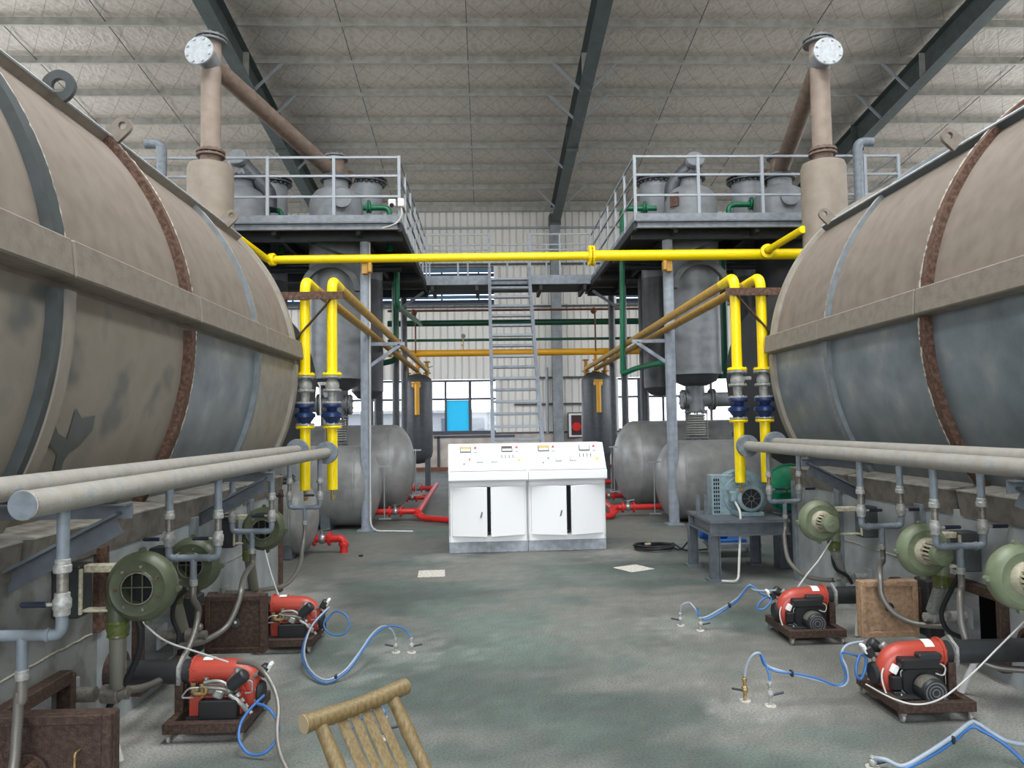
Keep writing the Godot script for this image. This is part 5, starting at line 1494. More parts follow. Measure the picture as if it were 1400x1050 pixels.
# a burner at the origin: +x towards the furnace, +z its motor side; f0..f1 frame, p0/p1 posts, L flame tube end
func make_burner(f0: float, f1: float, p0: float, p1: float, L: float) -> Node3D:
	var t := thing("burner", Vector3.ZERO, "", "burner", "red gas burners on wheeled frames")
	# frame on castors
	var g := G.new()
	for z in [-0.205, 0.205]: g.box(V((f0 + f1) / 2, 0.073, z), V(f1 - f0, 0.05, 0.04), Basis(), 0.003)
	for x in [f0 + 0.02, f1 - 0.02]: g.box(V(x, 0.073, 0), V(0.04, 0.05, 0.37), Basis(), 0.003)
	part("frame", g, M.rust_iron, t)
	part("tray", G.new().box(V((f0 + f1) / 2 - 0.03, 0.092, 0), V(f1 - f0 - 0.1, 0.006, 0.3)), M.black_rough, t)
	for x in [f0 + 0.025, f1 - 0.025]:
		for z in [-0.2, 0.2]:
			var cs := part("castor", G.new().box(V(x, 0.043, z), V(0.03, 0.014, 0.034)).box(V(x - 0.011, 0.033, z), V(0.003, 0.03, 0.022)).box(V(x + 0.011, 0.033, z), V(0.003, 0.03, 0.022)), M.steel_dull, t)
			part("wheel", G.new().cyl(V(x - 0.008, 0.021, z), V(x + 0.008, 0.021, z), 0.021, 14, 0.004), M.galv, cs)
	for x in [p0, p1]:
		for z in [-0.05, 0.05]:
			part("post", G.new().box(V(x, 0.165, z), V(0.042, 0.15, 0.03), Basis(), 0.003), M.rust_iron, t)
	# red snail housing
	var c0 := V(-0.03, 0.175, 0)
	var pts := []
	var rs := []
	for i in 19:
		var a := deg_to_rad(-60.0 - 210.0 * i / 18.0)
		pts.append(c0 + V(cos(a), sin(a), 0) * lerpf(0.085, 0.098, i / 18.0))
		rs.append(lerpf(0.036, 0.06, i / 18.0))
	pts.append_array([V(0.05, 0.275, 0), V(0.11, 0.275, 0), V(0.165, 0.275, 0)])
	rs.append_array([0.062, 0.066, 0.068])
	part("snail_housing", G.new().tube(pts, rs, 18).lathe([Vector2(0, -0.05), Vector2(0.11, -0.045), Vector2(0.12, -0.03), Vector2(0.12, 0.03), Vector2(0.11, 0.045), Vector2(0, 0.05)], c0, V(0, 0, 1), 32), M.burner_red, t)
	part("housing_flange", G.new().flange(V(0.164, 0.275, 0), V(1, 0, 0), 0.078, 0.014, 8), M.burner_red, t)
	part("housing_clamp", G.new().box(V(-0.115, 0.24, 0), V(0.03, 0.05, 0.09), Basis(V(0, 0, 1), 0.7), 0.01).cyl(V(-0.1, 0.275, 0.03), V(-0.085, 0.29, 0.03), 0.012, 8), M.burner_red, t)
	part("foot", G.new().box(V(-0.03, 0.075, 0), V(0.2, 0.035, 0.09), Basis(), 0.006), M.burner_red, t)
	part("sticker", G.new().lathe([Vector2(0.0685, 0.0), Vector2(0.0685, 0.05)], V(0.07, 0.275, 0), V(1, 0, 0), 8, -2.0, -0.7, V(0, 0, 1)), M.label_white, t)
	# flame tube
	var ft := part("flame_tube", G.new().cyl(V(0.165, 0.275, 0), V(L - 0.05, 0.275, 0), 0.06, 24), M.tube_black, t)
	part("tube_collar", G.new().lathe([Vector2(0.06, 0.0), Vector2(0.063, 0.0), Vector2(0.063, 0.022), Vector2(0.06, 0.03), Vector2(0.058, 0.08)], V(L - 0.07, 0.275, 0), V(1, 0, 0), 24), M.steel_bright, ft)
	part("tube_plate", G.new().lathe([Vector2(0, -0.008), Vector2(0.088, -0.008), Vector2(0.088, 0.008), Vector2(0, 0.008)], V(0.225, 0.275, 0), V(1, 0, 0), 6), M.galv, ft)
	# motor side
	part("motor_cover", G.new().lathe([Vector2(0, 0.045), Vector2(0.12, 0.045), Vector2(0.12, 0.075), Vector2(0.108, 0.088), Vector2(0, 0.088)], V(0.03, 0.16, 0), V(0, 0, 1), 8, PI / 8, TAU + PI / 8), M.black, t)
	var rim := []
	for i in range(0, 6):
		var a := PI * 0.375 + PI / 4 * i
		rim.append(V(0.03 + cos(a) * 0.12, 0.16 + sin(a) * 0.12, 0.08))
	part("cover_edge", G.new().tube(rim, 0.004, 6), M.alu, t)
	var mo := part("motor", G.new().lathe([Vector2(0.055, 0.08), Vector2(0.067, 0.09), Vector2(0.067, 0.14), Vector2(0.064, 0.18), Vector2(0.058, 0.186), Vector2(0, 0.185)], V(0.04, 0.13, 0), V(0, 0, 1), 28), M.tube_black, t)
	part("motor_hood", G.new().lathe([Vector2(0.069, 0.1), Vector2(0.069, 0.135), Vector2(0.066, 0.165)], V(0.04, 0.13, 0), V(0, 0, 1), 14, 0.3, PI - 0.3, V(1, 0, 0)), M.steel_dull, mo)
	for r in [0.018, 0.034, 0.05]:
		part("fan_ring", G.new().lathe([Vector2(r - 0.003, 0.185), Vector2(r + 0.003, 0.185), Vector2(r + 0.003, 0.189), Vector2(r - 0.003, 0.189), Vector2(r - 0.003, 0.185)], V(0.04, 0.13, 0), V(0, 0, 1), 20), M.equipment_dark, mo)
	part("control_box", G.new().box(V(0.01, 0.25, 0.07), V(0.2, 0.055, 0.09), Basis(), 0.008), M.black, t)
	part("control_box", G.new().box(V(0.065, 0.282, 0.075), V(0.12, 0.036, 0.07), Basis(), 0.008), M.tube_black, t)
	part("knob", G.new().cyl(V(-0.05, 0.268, 0.08), V(-0.05, 0.275, 0.08), 0.012, 10), M.label_white, t)
	part("label_plate", G.new().box(V(-0.105, 0.215, 0.065), V(0.03, 0.045, 0.03), Basis(V(0, 0, 1), -0.5), 0.003), M.label_white, t)
	part("relay_box", G.new().box(V(-0.105, 0.15, 0.07), V(0.05, 0.07, 0.05), Basis(), 0.006), M.black, t)
	part("relay_box", G.new().box(V(-0.1, 0.085, 0.075), V(0.05, 0.05, 0.05), Basis(), 0.006), M.tube_black, t)
	part("spark_cable", G.new().tube(curve([V(0.1, 0.255, 0.09), V(0.14, 0.23, 0.1), V(0.13, 0.19, 0.1), V(0.09, 0.2, 0.1)], 6), 0.004, 6), M.cable_white, t)
	part("drain_tube", G.new().tube(curve([V(-0.13, 0.24, 0.03), V(-0.165, 0.17, 0.05), V(-0.15, 0.08, 0.08), V(-0.11, 0.06, 0.1), V(-0.09, 0.1, 0.1)], 6), 0.005, 6), M.cable_white, t)
	# gas train side
	part("valve_cabinet", G.new().box(V(0.03, 0.125, -0.085), V(0.25, 0.13, 0.06), Basis(), 0.004), M.burner_red, t)
	part("valve_cabinet_lid", G.new().box(V(0.0, 0.13, -0.135), V(0.185, 0.1, 0.06), Basis(), 0.006), M.black, t)
	var tr := part("gas_train", G.new().box(V(0.05, 0.215, -0.1), V(0.12, 0.045, 0.06), Basis(), 0.012).cyl(V(-0.08, 0.21, -0.1), V(0.13, 0.21, -0.1), 0.018, 12).cyl(V(0.08, 0.21, -0.1), V(0.08, 0.27, -0.09), 0.014, 10).ball(V(-0.04, 0.215, -0.115), 0.03, 12), M.steel_dull, t)
	part("brass_nut", G.new().cyl(V(0.085, 0.19, -0.13), V(0.085, 0.25, -0.13), 0.014, 6), M.brass, tr)
	part("gas_tube", G.new().tube(curve([V(0.08, 0.255, -0.12), V(0.02, 0.262, -0.12), V(-0.02, 0.25, -0.12), V(-0.05, 0.22, -0.12)], 6), 0.008, 8), M.alu, tr)
	part("gas_tube", G.new().tube(curve([V(0.09, 0.24, -0.14), V(0.03, 0.235, -0.145), V(-0.03, 0.225, -0.14), V(-0.06, 0.2, -0.13)], 6), 0.007, 8), M.steel_dull, tr)
	part("gas_tube", G.new().tube(bent([V(0.1, 0.235, -0.13), V(0.15, 0.235, -0.14), V(0.185, 0.19, -0.14), V(0.12, 0.19, -0.14)], 0.02), 0.005, 6), M.alu, tr)
	part("solenoid", G.new().cyl(V(-0.05, 0.235, -0.13), V(-0.13, 0.3, -0.14), 0.032, 16, 0.008), M.tube_black, tr)
	part("solenoid", G.new().cyl(V(-0.03, 0.23, -0.06), V(-0.09, 0.3, -0.09), 0.024, 14, 0.006), M.alu, tr)
	part("regulator", G.new().box(V(-0.19, 0.28, -0.03), V(0.045, 0.06, 0.05), Basis(V(0, 0, 1), 0.5), 0.008), M.black, tr)
	part("regulator_face", G.new().box(V(-0.213, 0.294, -0.03), V(0.02, 0.056, 0.046), Basis(V(0, 0, 1), 0.5), 0.006), M.label_white, tr)
	part("regulator_arm", G.new().cyl(V(-0.11, 0.24, -0.03), V(-0.19, 0.28, -0.03), 0.012, 8), M.steel_dull, tr)
	for i in 4:
		part("fitting", G.new().cyl(V(-0.08 - 0.02 * i, 0.2 - 0.028 * i, -0.12), V(-0.09 - 0.02 * i, 0.185 - 0.028 * i, -0.12), 0.013 - 0.001 * i, 8), M.galv, tr)
	part("loop_handle", G.new().tube(bent([V(-0.1, 0.25, -0.06), V(-0.1, 0.25, -0.09), V(-0.145, 0.25, -0.09), V(-0.145, 0.19, -0.09), V(-0.11, 0.19, -0.09)], 0.015), 0.004, 6), M.galv, tr)
	part("back_cap", G.new().cyl(V(-0.155, 0.17, -0.02), V(-0.185, 0.17, -0.02), 0.06, 8, 0.01), M.black_rough, t)
	# rib line along the snail and bolts of the inspection lid
	for i in 6:
		var an := deg_to_rad(100.0 + 24.0 * i)
		part("bolt", G.new().cyl(V(-0.03 + cos(an) * 0.125, 0.175 + sin(an) * 0.125, -0.052), V(-0.03 + cos(an) * 0.125, 0.175 + sin(an) * 0.125, -0.06), 0.007, 6), M.steel_dull, t)
	part("gas_block", G.new().box(V(0.005, 0.205, -0.125), V(0.05, 0.05, 0.05), Basis(V(0, 0, 1), 0.4), 0.01).box(V(-0.045, 0.225, -0.1), V(0.05, 0.04, 0.06), Basis(V(0, 0, 1), 0.7), 0.01), M.alu, t)
	part("gas_elbow", G.new().tube(bent([V(0.12, 0.21, -0.11), V(0.12, 0.21, -0.15), V(0.06, 0.21, -0.15), V(0.06, 0.24, -0.15)], 0.015), 0.01, 8), M.brass, t)
	part("pressure_tap", G.new().cyl(V(0.14, 0.2, -0.1), V(0.14, 0.245, -0.1), 0.012, 8), M.brass, t)
	part("drain_pipe", G.new().tube(bent([V(-0.05, 0.2, -0.14), V(-0.1, 0.17, -0.15), V(-0.13, 0.12, -0.13)], 0.03), 0.012, 8), M.alu, t)
	return t

func build_burners() -> void:
	var a := make_burner(-0.15, 0.24, 0.15, 0.225, 0.6)
	var b := make_burner(-0.17, 0.22, 0.13, 0.2, 0.73)
	var spots := [[a, P(-1, 1.82, 0, 4.02), PI, "red gas burner on rusty castor frame, the one nearer the bamboo chair"],
		[a, P(-1, 1.82, 0, 5.45), PI, "red gas burner on rusty castor frame beside the open rusty fire door"],
		[b, P(1, 1.69, 0, 4.02), 0.0, "red gas burner with black motor, the larger one below two motor blowers"],
		[b, P(1, 1.675, 0, 5.36), 0.0, "red gas burner with black motor, the one next to the tan fire door"]]
	for i in 4:
		var o: Node3D = spots[i][0]
		if i % 2 == 1:
			o = o.duplicate()
			o.name = numbered("burner")
			add_child(o, true)
		o.position = spots[i][1]
		o.position.y = 0
		o.rotation.y = spots[i][2]
		o.set_meta("label", spots[i][3])

func build_fan() -> void:
	var t := thing("draught_fan", V(2.1, 0.55, -7.7), "pale blue-grey centrifugal fan with round motor on a steel stand", "fan")
	var o := V(2.13, 0.75, -7.75)
	var zt := V(0, 0, 1)
	part("scroll", G.new().lathe([Vector2(0, -0.14), Vector2(0.26, -0.14), Vector2(0.26, 0.0), Vector2(0.255, 0.01), Vector2(0, 0.01)], o, zt, 36), M.fan_blue, t)
	part("front_plate", G.new().flange(o + zt * 0.03, zt, 0.2, 0.03, 8), M.fan_blue, t)
	part("inlet_box", G.new().box(o + V(-0.2, -0.0, -0.06), V(0.22, 0.42, 0.17), Basis(), 0.008), M.fan_blue, t)
	for i in 9:
		for k in 3:
			part("slot", G.new().box(o + V(-0.285 + k * 0.022, 0.16 - i * 0.04, 0.0255), V(0.014, 0.026, 0.004)), M.void, t)
	var mo := part("motor", G.new().lathe([Vector2(0.1, 0.04), Vector2(0.12, 0.06), Vector2(0.125, 0.2), Vector2(0.132, 0.21), Vector2(0.132, 0.25), Vector2(0.12, 0.262), Vector2(0.098, 0.264), Vector2(0.096, 0.25), Vector2(0, 0.25)], o + V(0.01, -0.01, 0.0), zt, 32), M.fan_blue, t)
	for i in 14:
		var a := TAU * i / 14.0
		part("fin", G.new().box(o + V(0.01 + cos(a) * 0.126, -0.01 + sin(a) * 0.126, 0.13), V(0.014, 0.006, 0.13), Basis(zt, a)), M.fan_blue, mo)
	part("fan_guard", G.new().cyl(o + V(0.01, -0.01, 0.248), o + V(0.01, -0.01, 0.256), 0.094, 24), M.black, mo)
	for i in 8:
		var a := TAU * i / 8.0
		part("guard_bar", G.new().bar(o + V(0.01 + cos(a) * 0.03, -0.01 + sin(a) * 0.03, 0.258), o + V(0.01 + cos(a) * 0.092, -0.01 + sin(a) * 0.092, 0.258), 0.004, 0.004, zt), M.equipment_dark, mo)
	part("guard_hub", G.new().lathe([Vector2(0.022, 0.0), Vector2(0.03, 0.0), Vector2(0.03, 0.006), Vector2(0.022, 0.006), Vector2(0.022, 0)], o + V(0.01, -0.01, 0.256), zt, 16), M.equipment_dark, mo)
	part("terminal_box", G.new().box(o + V(-0.125, -0.0, 0.13), V(0.07, 0.1, 0.1), Basis(), 0.01), M.fan_blue, mo)
	part("foot", G.new().box(o + V(0.01, -0.165, 0.1), V(0.26, 0.05, 0.3), Basis(), 0.01), M.fan_blue, t)
	solid("conduit", G.new().tube(bent([V(2.0, 0.7, -7.55), V(2.0, 0.62, -7.4), V(1.93, 0.3, -7.25), V(1.86, 0.02, -7.1), V(1.72, 0.02, -7.15)], 0.06), 0.012, 8), M.cable_white, V(1.9, 0, -7.2), "white flexible conduit hanging from the blue-grey fan to the floor", "cable")
	# steel stand
	var st := thing("fan_stand", V(2.05, 0, -7.65), "blue-grey welded steel stand of wide beams under the fan", "stand")
	var hb := PackedVector2Array([Vector2(-0.05, -0.065), Vector2(0.05, -0.065), Vector2(0.05, -0.053), Vector2(0.006, -0.053), Vector2(0.006, 0.053), Vector2(0.05, 0.053), Vector2(0.05, 0.065), Vector2(-0.05, 0.065), Vector2(-0.05, 0.053), Vector2(-0.006, 0.053), Vector2(-0.006, -0.053), Vector2(-0.05, -0.053)])
	var hl := PackedVector2Array()
	for p in hb: hl.append(p * 0.72)
	for z in [-7.28, -8.05]:
		part("beam", G.new().extr(hb, V(1.66, 0.485, z), V(2.42, 0.485, z)), M.frame_blue, st)
		for x in ([1.7] if z > -7.5 else [1.7, 2.36]):
			part("leg", G.new().extr(hl, V(x, 0.0, z), V(x, 0.42, z)).box(V(x, 0.008, z), V(0.16, 0.016, 0.16)), M.frame_blue, st)
	for x in [1.71, 2.36]:
		part("beam", G.new().extr(hb, V(x, 0.485, -7.33), V(x, 0.485, -8.0)), M.frame_blue, st)
	part("top_plate", G.new().box(V(2.04, 0.556, -7.68), V(0.76, 0.012, 0.86)), M.frame_blue, st)
	for x in [1.68, 1.76]:
		part("upright", G.new().box(V(x, 0.66, -7.75), V(0.035, 0.2, 0.035)), M.frame_blue, st)
	# green fan behind
	var gf := thing("green_fan", V(2.72, 0.5, -7.75), "bright green round fan casing behind the yellow gas riser", "fan")
	var c0 := V(2.68, 0.8, -7.85)
	var ax := V(-0.75, 0, 1).normalized()
	part("casing", G.new().lathe([Vector2(0, -0.1), Vector2(0.22, -0.1), Vector2(0.23, -0.09), Vector2(0.23, 0.06), Vector2(0.2, 0.09), Vector2(0.09, 0.11), Vector2(0, 0.11)], c0, ax, 32), M.teal, gf)
	part("flange", G.new().flange(c0 + ax * 0.02, ax, 0.26, 0.025, 12), M.teal, gf)
	part("outlet", G.new().box(c0 + V(-0.1, -0.02, 0.12), V(0.22, 0.04, 0.14), Basis(), 0.01), M.teal, gf)
	part("pedestal", G.new().box(V(2.66, 0.28, -7.85), V(0.3, 0.56, 0.2), Basis(), 0.01), M.frame_blue, gf)
	part("shaft", G.new().cyl(c0 + ax * 0.1, c0 + ax * 0.26, 0.022, 10), M.steel_dull, gf)
	part("bearing", G.new().box(c0 + V(0.1, 0.02, 0.25), V(0.1, 0.12, 0.1), Basis(V(0, 1, 0), 0.5), 0.01), M.rust_iron, gf)
	# blue motor on a trolley
	var tr := thing("trolley", V(2.3, 0, -8.65), "low grey trolley with castors under the fan stand", "trolley")
	part("plate", G.new().box(V(2.3, 0.13, -8.65), V(0.55, 0.05, 0.4), Basis(), 0.006), M.equipment, tr)
	for x in [2.08, 2.52]:
		for z in [-8.5, -8.8]:
			part("castor", G.new().cyl(V(x - 0.015, 0.05, z), V(x + 0.015, 0.05, z), 0.05, 14, 0.008).box(V(x, 0.095, z), V(0.05, 0.03, 0.06)), M.galv, tr)
	var bm := thing("motor", V(2.15, 0.155, -8.65), "bright blue electric motor lying on the low trolley", "motor")
	part("body", G.new().lathe([Vector2(0, 0), Vector2(0.07, 0), Vector2(0.09, 0.02), Vector2(0.09, 0.12), Vector2(0.1, 0.13), Vector2(0.1, 0.3), Vector2(0, 0.3)], V(1.93, 0.27, -8.65), V(1, 0, 0), 24), M.motor_blue, bm)
	part("base", G.new().box(V(2.22, 0.17, -8.65), V(0.42, 0.04, 0.26), Basis(), 0.008), M.motor_blue, bm)
	part("terminal_box", G.new().box(V(2.1, 0.37, -8.62), V(0.1, 0.05, 0.1), Basis(), 0.008), M.motor_blue, bm)
	# cable coil
	var rng := RandomNumberGenerator.new()
	rng.seed = 3
	var pts := [V(1.95, 0.25, -8.72), V(1.86, 0.15, -8.8), V(1.78, 0.03, -8.9)]
	for i in 58:
		var a := 0.3 + i * 0.55
		var r := rng.randf_range(0.85, 1.05)
		pts.append(V(1.52 + cos(a) * 0.24 * r, 0.012 + 0.0009 * i + rng.randf_range(0, 0.006), -9.1 - sin(a) * 0.2 * r))
	pts.append_array([V(1.85, 0.012, -8.95), V(2.05, 0.05, -8.75)])
	solid("cable_coil", G.new().tube(curve(pts, 4), 0.009, 6), M.cable_black, V(1.52, 0, -9.1), "coil of thin black cable lying on the floor by the blue motor", "cable")
	solid("plug", G.new().box(V(1.43, 0.075, -9.05), V(0.08, 0.03, 0.04), Basis(V(0, 1, 0), 0.4), 0.01), M.bamboo_end, V(1.43, 0.06, -9.05), "small tan plug lying on the black cable coil", "plug")

func build_chair() -> void:
	var t := thing("bamboo_chair", V(-0.7, 0, -2.2), "weathered bamboo chair with slatted leaning back, cut off at the frame's lower edge", "chair")
	var A := V(-1.006, 0.61, -2.38)
	var B := V(-0.728, 0.622, -2.66)
	var e := (B - A).normalized()
	# top rail: knotted bamboo
	var pts := []
	var rs := []
	var L := A.distance_to(B)
	for i in 29:
		var q := i / 28.0
		pts.append(A + e * L * q + V(0, -0.006 * sin(PI * q), 0))
		var k := 0.026
		for kn in [0.24, 0.66]: k += 0.003 * exp(-pow((q - kn) / 0.02, 2.0))
		k += 0.004 * exp(-pow((q - 0.0) / 0.05, 2.0)) + 0.001 * sin(q * 9.0)
		rs.append(k)
	part("top_rail", G.new().tube(pts, rs, 18), M.bamboo, t)
	part("rail_end", G.new().cyl(A - e * 0.002, A + e * 0.001, 0.0285, 18), M.bamboo_end, t)
	var dn := V(0.755 * 0.8, -1.0, 0.655 * 0.8)
	for q in [0.14, 0.84]:
		var top: Vector3 = A + e * L * q + V(0, -0.012, 0)
		var pp := []
		var rr := []
		for i in 13:
			pp.append(top + dn * 0.59 * i / 12.0)
			rr.append(0.021 + (0.003 if i == 2 or i == 7 else 0.0))
		part("leg", G.new().tube(pp, rr, 14), M.bamboo, t)
	for i in 4:
		var top: Vector3 = A + e * L * (0.335 + 0.112 * i) + V(0, -0.02, 0)
		var end := top + dn * 0.34
		var z := (end - top).normalized()
		var x := e
		part("slat", G.new().box((top + end) / 2, V(0.037 - 0.003 * (i % 2), 0.009, top.distance_to(end)), Basis(x, z.cross(x).normalized(), z), 0.003), M.bamboo, t)
	# seat and crossing legs, below the frame
	var n := V(0.755, 0, 0.655)
	var sc := A.lerp(B, 0.5) + V(0, -0.33, 0) + n * 0.28
	for k in [0.0, 0.32]:
		part("seat_rail", G.new().cyl(sc + n * k - e * 0.2, sc + n * k + e * 0.2, 0.018, 12), M.bamboo, t)
	for i in 7:
		var m := sc + e * (-0.15 + 0.05 * i) + V(0, 0.022, 0)
		part("seat_slat", G.new().bar(m, m + n * 0.32, 0.036, 0.008), M.bamboo, t)
	for k in [-0.15, 0.15]:
		var top: Vector3 = sc + n * 0.3 + e * k
		part("leg", G.new().cyl(top, V(top.x - n.x * 0.42, 0.0, top.z - n.z * 0.42), 0.018, 12), M.bamboo, t)

func nozzle(at: Vector3, h: float, label: String, hand: float, m: Material) -> void:
	var t := thing("floor_cock", at, label, "valve", "small gas cocks standing in the floor")
	part("pipe", G.new().cyl(at, at + V(0, h, 0), 0.009, 10), m, t)
	var v := part("cock", G.new().cyl(at + V(0, h * 0.35, 0), at + V(0, h * 0.62, 0), 0.016, 8, 0.004).ball(at + V(0, h * 0.48, 0), 0.019, 10), m, t)
	part("nut", G.new().cyl(at + V(0, h * 0.8, 0), at + V(0, h * 0.95, 0), 0.014, 6, 0.002), m, t)
	part("lever", G.new().box(at + V(hand * 0.04, h * 0.5, 0.006), V(0.065, 0.012, 0.012), Basis(V(0, 0, 1), hand * 0.2), 0.004), M.handle_navy, v)
	part("escutcheon", G.new().cyl(at, at + V(0, 0.006, 0), 0.03, 14), M.paper, t)

func line(called: String, pts: Array, r: float, m: Material, label: String, cat: String, group := "") -> MeshInstance3D:
	return solid(called, G.new().tube(curve(pts, 6), r, 8), m, pts[0], label, cat, group)

func build_floor_things() -> void:
	nozzle(V(-1.066, 0, -5.21), 0.1, "floor gas cock with white hose, nearer the dusty reactor's far burner", -1.0, M.galv)
	nozzle(V(-0.96, 0, -5.2), 0.1, "floor gas cock with blue hose in the worn patch of the aisle", 1.0, M.galv)
	nozzle(V(-0.95, 0, -3.8), 0.11, "floor gas cock showing behind the bamboo chair's back", 1.0, M.galv)
	nozzle(V(0.922, 0, -4.16), 0.13, "brass floor gas cock with white hose before the near motor burner", -1.0, M.brass)
	nozzle(V(1.03, 0, -4.08), 0.13, "grey floor gas cock with blue hose beside the brass one", 1.0, M.galv)
	nozzle(V(0.968, 0, -5.71), 0.1, "floor gas cock with arched white hose, farther from the camera on the fan side", -1.0, M.galv)
	nozzle(V(1.073, 0, -5.56), 0.1, "floor gas cock with blue hose, farther pair on the fan side", 1.0, M.galv)
	nozzle(V(1.2, 0, -3.34), 0.05, "stubby floor gas cock at the frame's lower edge", 1.0, M.galv)
	# hoses
	var h1 := [V(-1.523,0.287,-5.3), V(-1.602,0.206,-5.15), V(-1.608,0.108,-4.95), V(-1.53,0.05,-4.75), V(-1.407,0.022,-4.62), V(-1.311,0.05,-4.68), V(-1.245,0.116,-4.8), V(-1.194,0.175,-5.0), V(-1.14,0.19,-5.15), V(-1.089,0.148,-5.2), V(-1.066,0.09,-5.21)]
	line("gas_hose", h1, 0.0065, M.hose_white, "white hose looping low from the dusty side's far burner to a cock", "hose", "thin gas hoses on the floor")
	var h1b := [V(-1.542,0.259,-5.32), V(-1.621,0.178,-5.17), V(-1.626,0.094,-4.97), V(-1.546,0.04,-4.76), V(-1.411,0.012,-4.6), V(-1.303,0.04,-4.68), V(-1.231,0.12,-4.8), V(-1.176,0.175,-5.0), V(-1.101,0.189,-5.15), V(-1.011,0.155,-5.2), V(-0.959,0.09,-5.2)]
	line("gas_hose", h1b, 0.006, M.hose_blue, "blue hose beside the white loop of the dusty side's far burner", "hose", "thin gas hoses on the floor")
	line("hose_loop", [V(-1.532,0.203,-5.25), V(-1.474,0.269,-5.25), V(-1.387,0.25,-5.2), V(-1.37,0.183,-5.18), V(-1.411,0.135,-5.17), V(-1.493,0.133,-5.2), V(-1.547,0.174,-5.25), V(-1.537,0.23,-5.27)], 0.006, M.hose_blue, "blue hose ring hanging at the dusty side's far burner", "hose")
	line("gas_hose", [V(-1.703,0.336,-3.95), V(-1.615,0.338,-3.9), V(-1.526,0.325,-3.8), V(-1.463,0.254,-3.75), V(-1.428,0.194,-3.68), V(-1.413,0.125,-3.6), V(-1.373,0.068,-3.5), V(-1.306,0.016,-3.4)], 0.011, M.hose_braid, "grey braided hose drooping from the burner near the bamboo chair", "hose", "thin gas hoses on the floor")
	line("hose_loop", [V(-1.526,0.222,-3.8), V(-1.587,0.166,-3.75), V(-1.612,0.115,-3.7), V(-1.596,0.061,-3.65), V(-1.54,0.019,-3.62), V(-1.468,0.032,-3.6), V(-1.421,0.084,-3.62), V(-1.425,0.141,-3.66), V(-1.489,0.188,-3.72), V(-1.549,0.195,-3.76)], 0.007, M.hose_blue, "blue hose ring hanging at the burner near the bamboo chair", "hose")
	line("gas_hose", [V(-0.95,0.1,-3.8), V(-0.957,0.13,-3.8), V(-0.992,0.134,-3.85), V(-1.05,0.1,-3.85), V(-1.15,0.012,-3.82)], 0.007, M.hose_blue, "short blue hose arching behind the bamboo chair's back", "hose", "thin gas hoses on the floor")
	line("gas_hose", [V(0.924,0.12,-4.16), V(0.937,0.187,-4.16), V(0.967,0.243,-4.15), V(1.003,0.254,-4.15), V(1.022,0.215,-4.15), V(1.057,0.179,-4.15), V(1.155,0.152,-4.12), V(1.292,0.115,-4.12), V(1.413,0.085,-4.1), V(1.457,0.116,-4.1), V(1.452,0.185,-4.1), V(1.436,0.241,-4.12), V(1.479,0.288,-4.14), V(1.572,0.302,-4.15)], 0.007, M.hose_white, "white hose arching from the brass floor cock to the near motor burner", "hose", "thin gas hoses on the floor")
	line("gas_hose", [V(1.032,0.12,-4.08), V(1.03,0.173,-4.1), V(1.008,0.252,-4.13), V(1.018,0.202,-4.13), V(1.077,0.169,-4.11), V(1.167,0.16,-4.1), V(1.296,0.128,-4.1), V(1.405,0.09,-4.1), V(1.446,0.135,-4.1), V(1.429,0.212,-4.1), V(1.44,0.256,-4.12), V(1.528,0.232,-4.13)], 0.006, M.hose_blue, "blue hose tied along the white one to the near motor burner", "hose", "thin gas hoses on the floor")
	line("hose_loop", [V(1.529,0.248,-4.1), V(1.498,0.205,-4.08), V(1.491,0.151,-4.07), V(1.514,0.132,-4.07), V(1.539,0.181,-4.07), V(1.555,0.231,-4.09), V(1.538,0.25,-4.1)], 0.008, M.hose_blue, "blue hose ring hanging at the near motor burner", "hose")
	line("gas_hose", [V(0.97,0.09,-5.71), V(0.977,0.148,-5.7), V(1.027,0.172,-5.68), V(1.056,0.141,-5.63), V(1.1,0.08,-5.6), V(1.235,0.139,-5.6), V(1.345,0.226,-5.55), V(1.416,0.328,-5.5), V(1.436,0.303,-5.47), V(1.49,0.307,-5.4), V(1.56,0.32,-5.36)], 0.007, M.hose_white, "white hose peaking before the far motor burner by the fan stand", "hose", "thin gas hoses on the floor")
	line("gas_hose", [V(1.073,0.09,-5.56), V(1.059,0.153,-5.58), V(1.105,0.07,-5.58), V(1.239,0.128,-5.58), V(1.338,0.215,-5.53), V(1.414,0.327,-5.48), V(1.481,0.281,-5.45), V(1.522,0.256,-5.42)], 0.007, M.hose_blue, "blue hose tied along the peaking white one, far motor burner", "hose", "thin gas hoses on the floor")
	line("hose_loop", [V(1.507,0.275,-5.38), V(1.447,0.246,-5.36), V(1.417,0.199,-5.35), V(1.468,0.197,-5.35), V(1.52,0.244,-5.36), V(1.519,0.27,-5.37)], 0.007, M.hose_blue, "blue hose ring hanging at the far motor burner", "hose")
	line("gas_hose", [V(1.2,0.04,-3.34), V(1.235,0.05,-3.3), V(1.3,0.03,-3.28), V(1.41,0.066,-3.3), V(1.554,0.112,-3.35), V(1.673,0.152,-3.4), V(1.706,0.15,-3.4), V(1.756,0.116,-3.36), V(1.8,0.093,-3.34), V(1.871,0.082,-3.33), V(1.94,0.092,-3.3)], 0.0095, M.hose_white, "thick white hose peaking at the frame's lower corner", "hose", "thin gas hoses on the floor")
	line("gas_hose", [V(1.267,0.012,-3.26), V(1.419,0.052,-3.3), V(1.56,0.095,-3.35), V(1.669,0.138,-3.39), V(1.715,0.125,-3.37), V(1.774,0.09,-3.34), V(1.809,0.053,-3.3), V(1.834,0.012,-3.25)], 0.008, M.hose_blue, "blue hose tied under the thick white one at the frame's lower corner", "hose", "thin gas hoses on the floor")
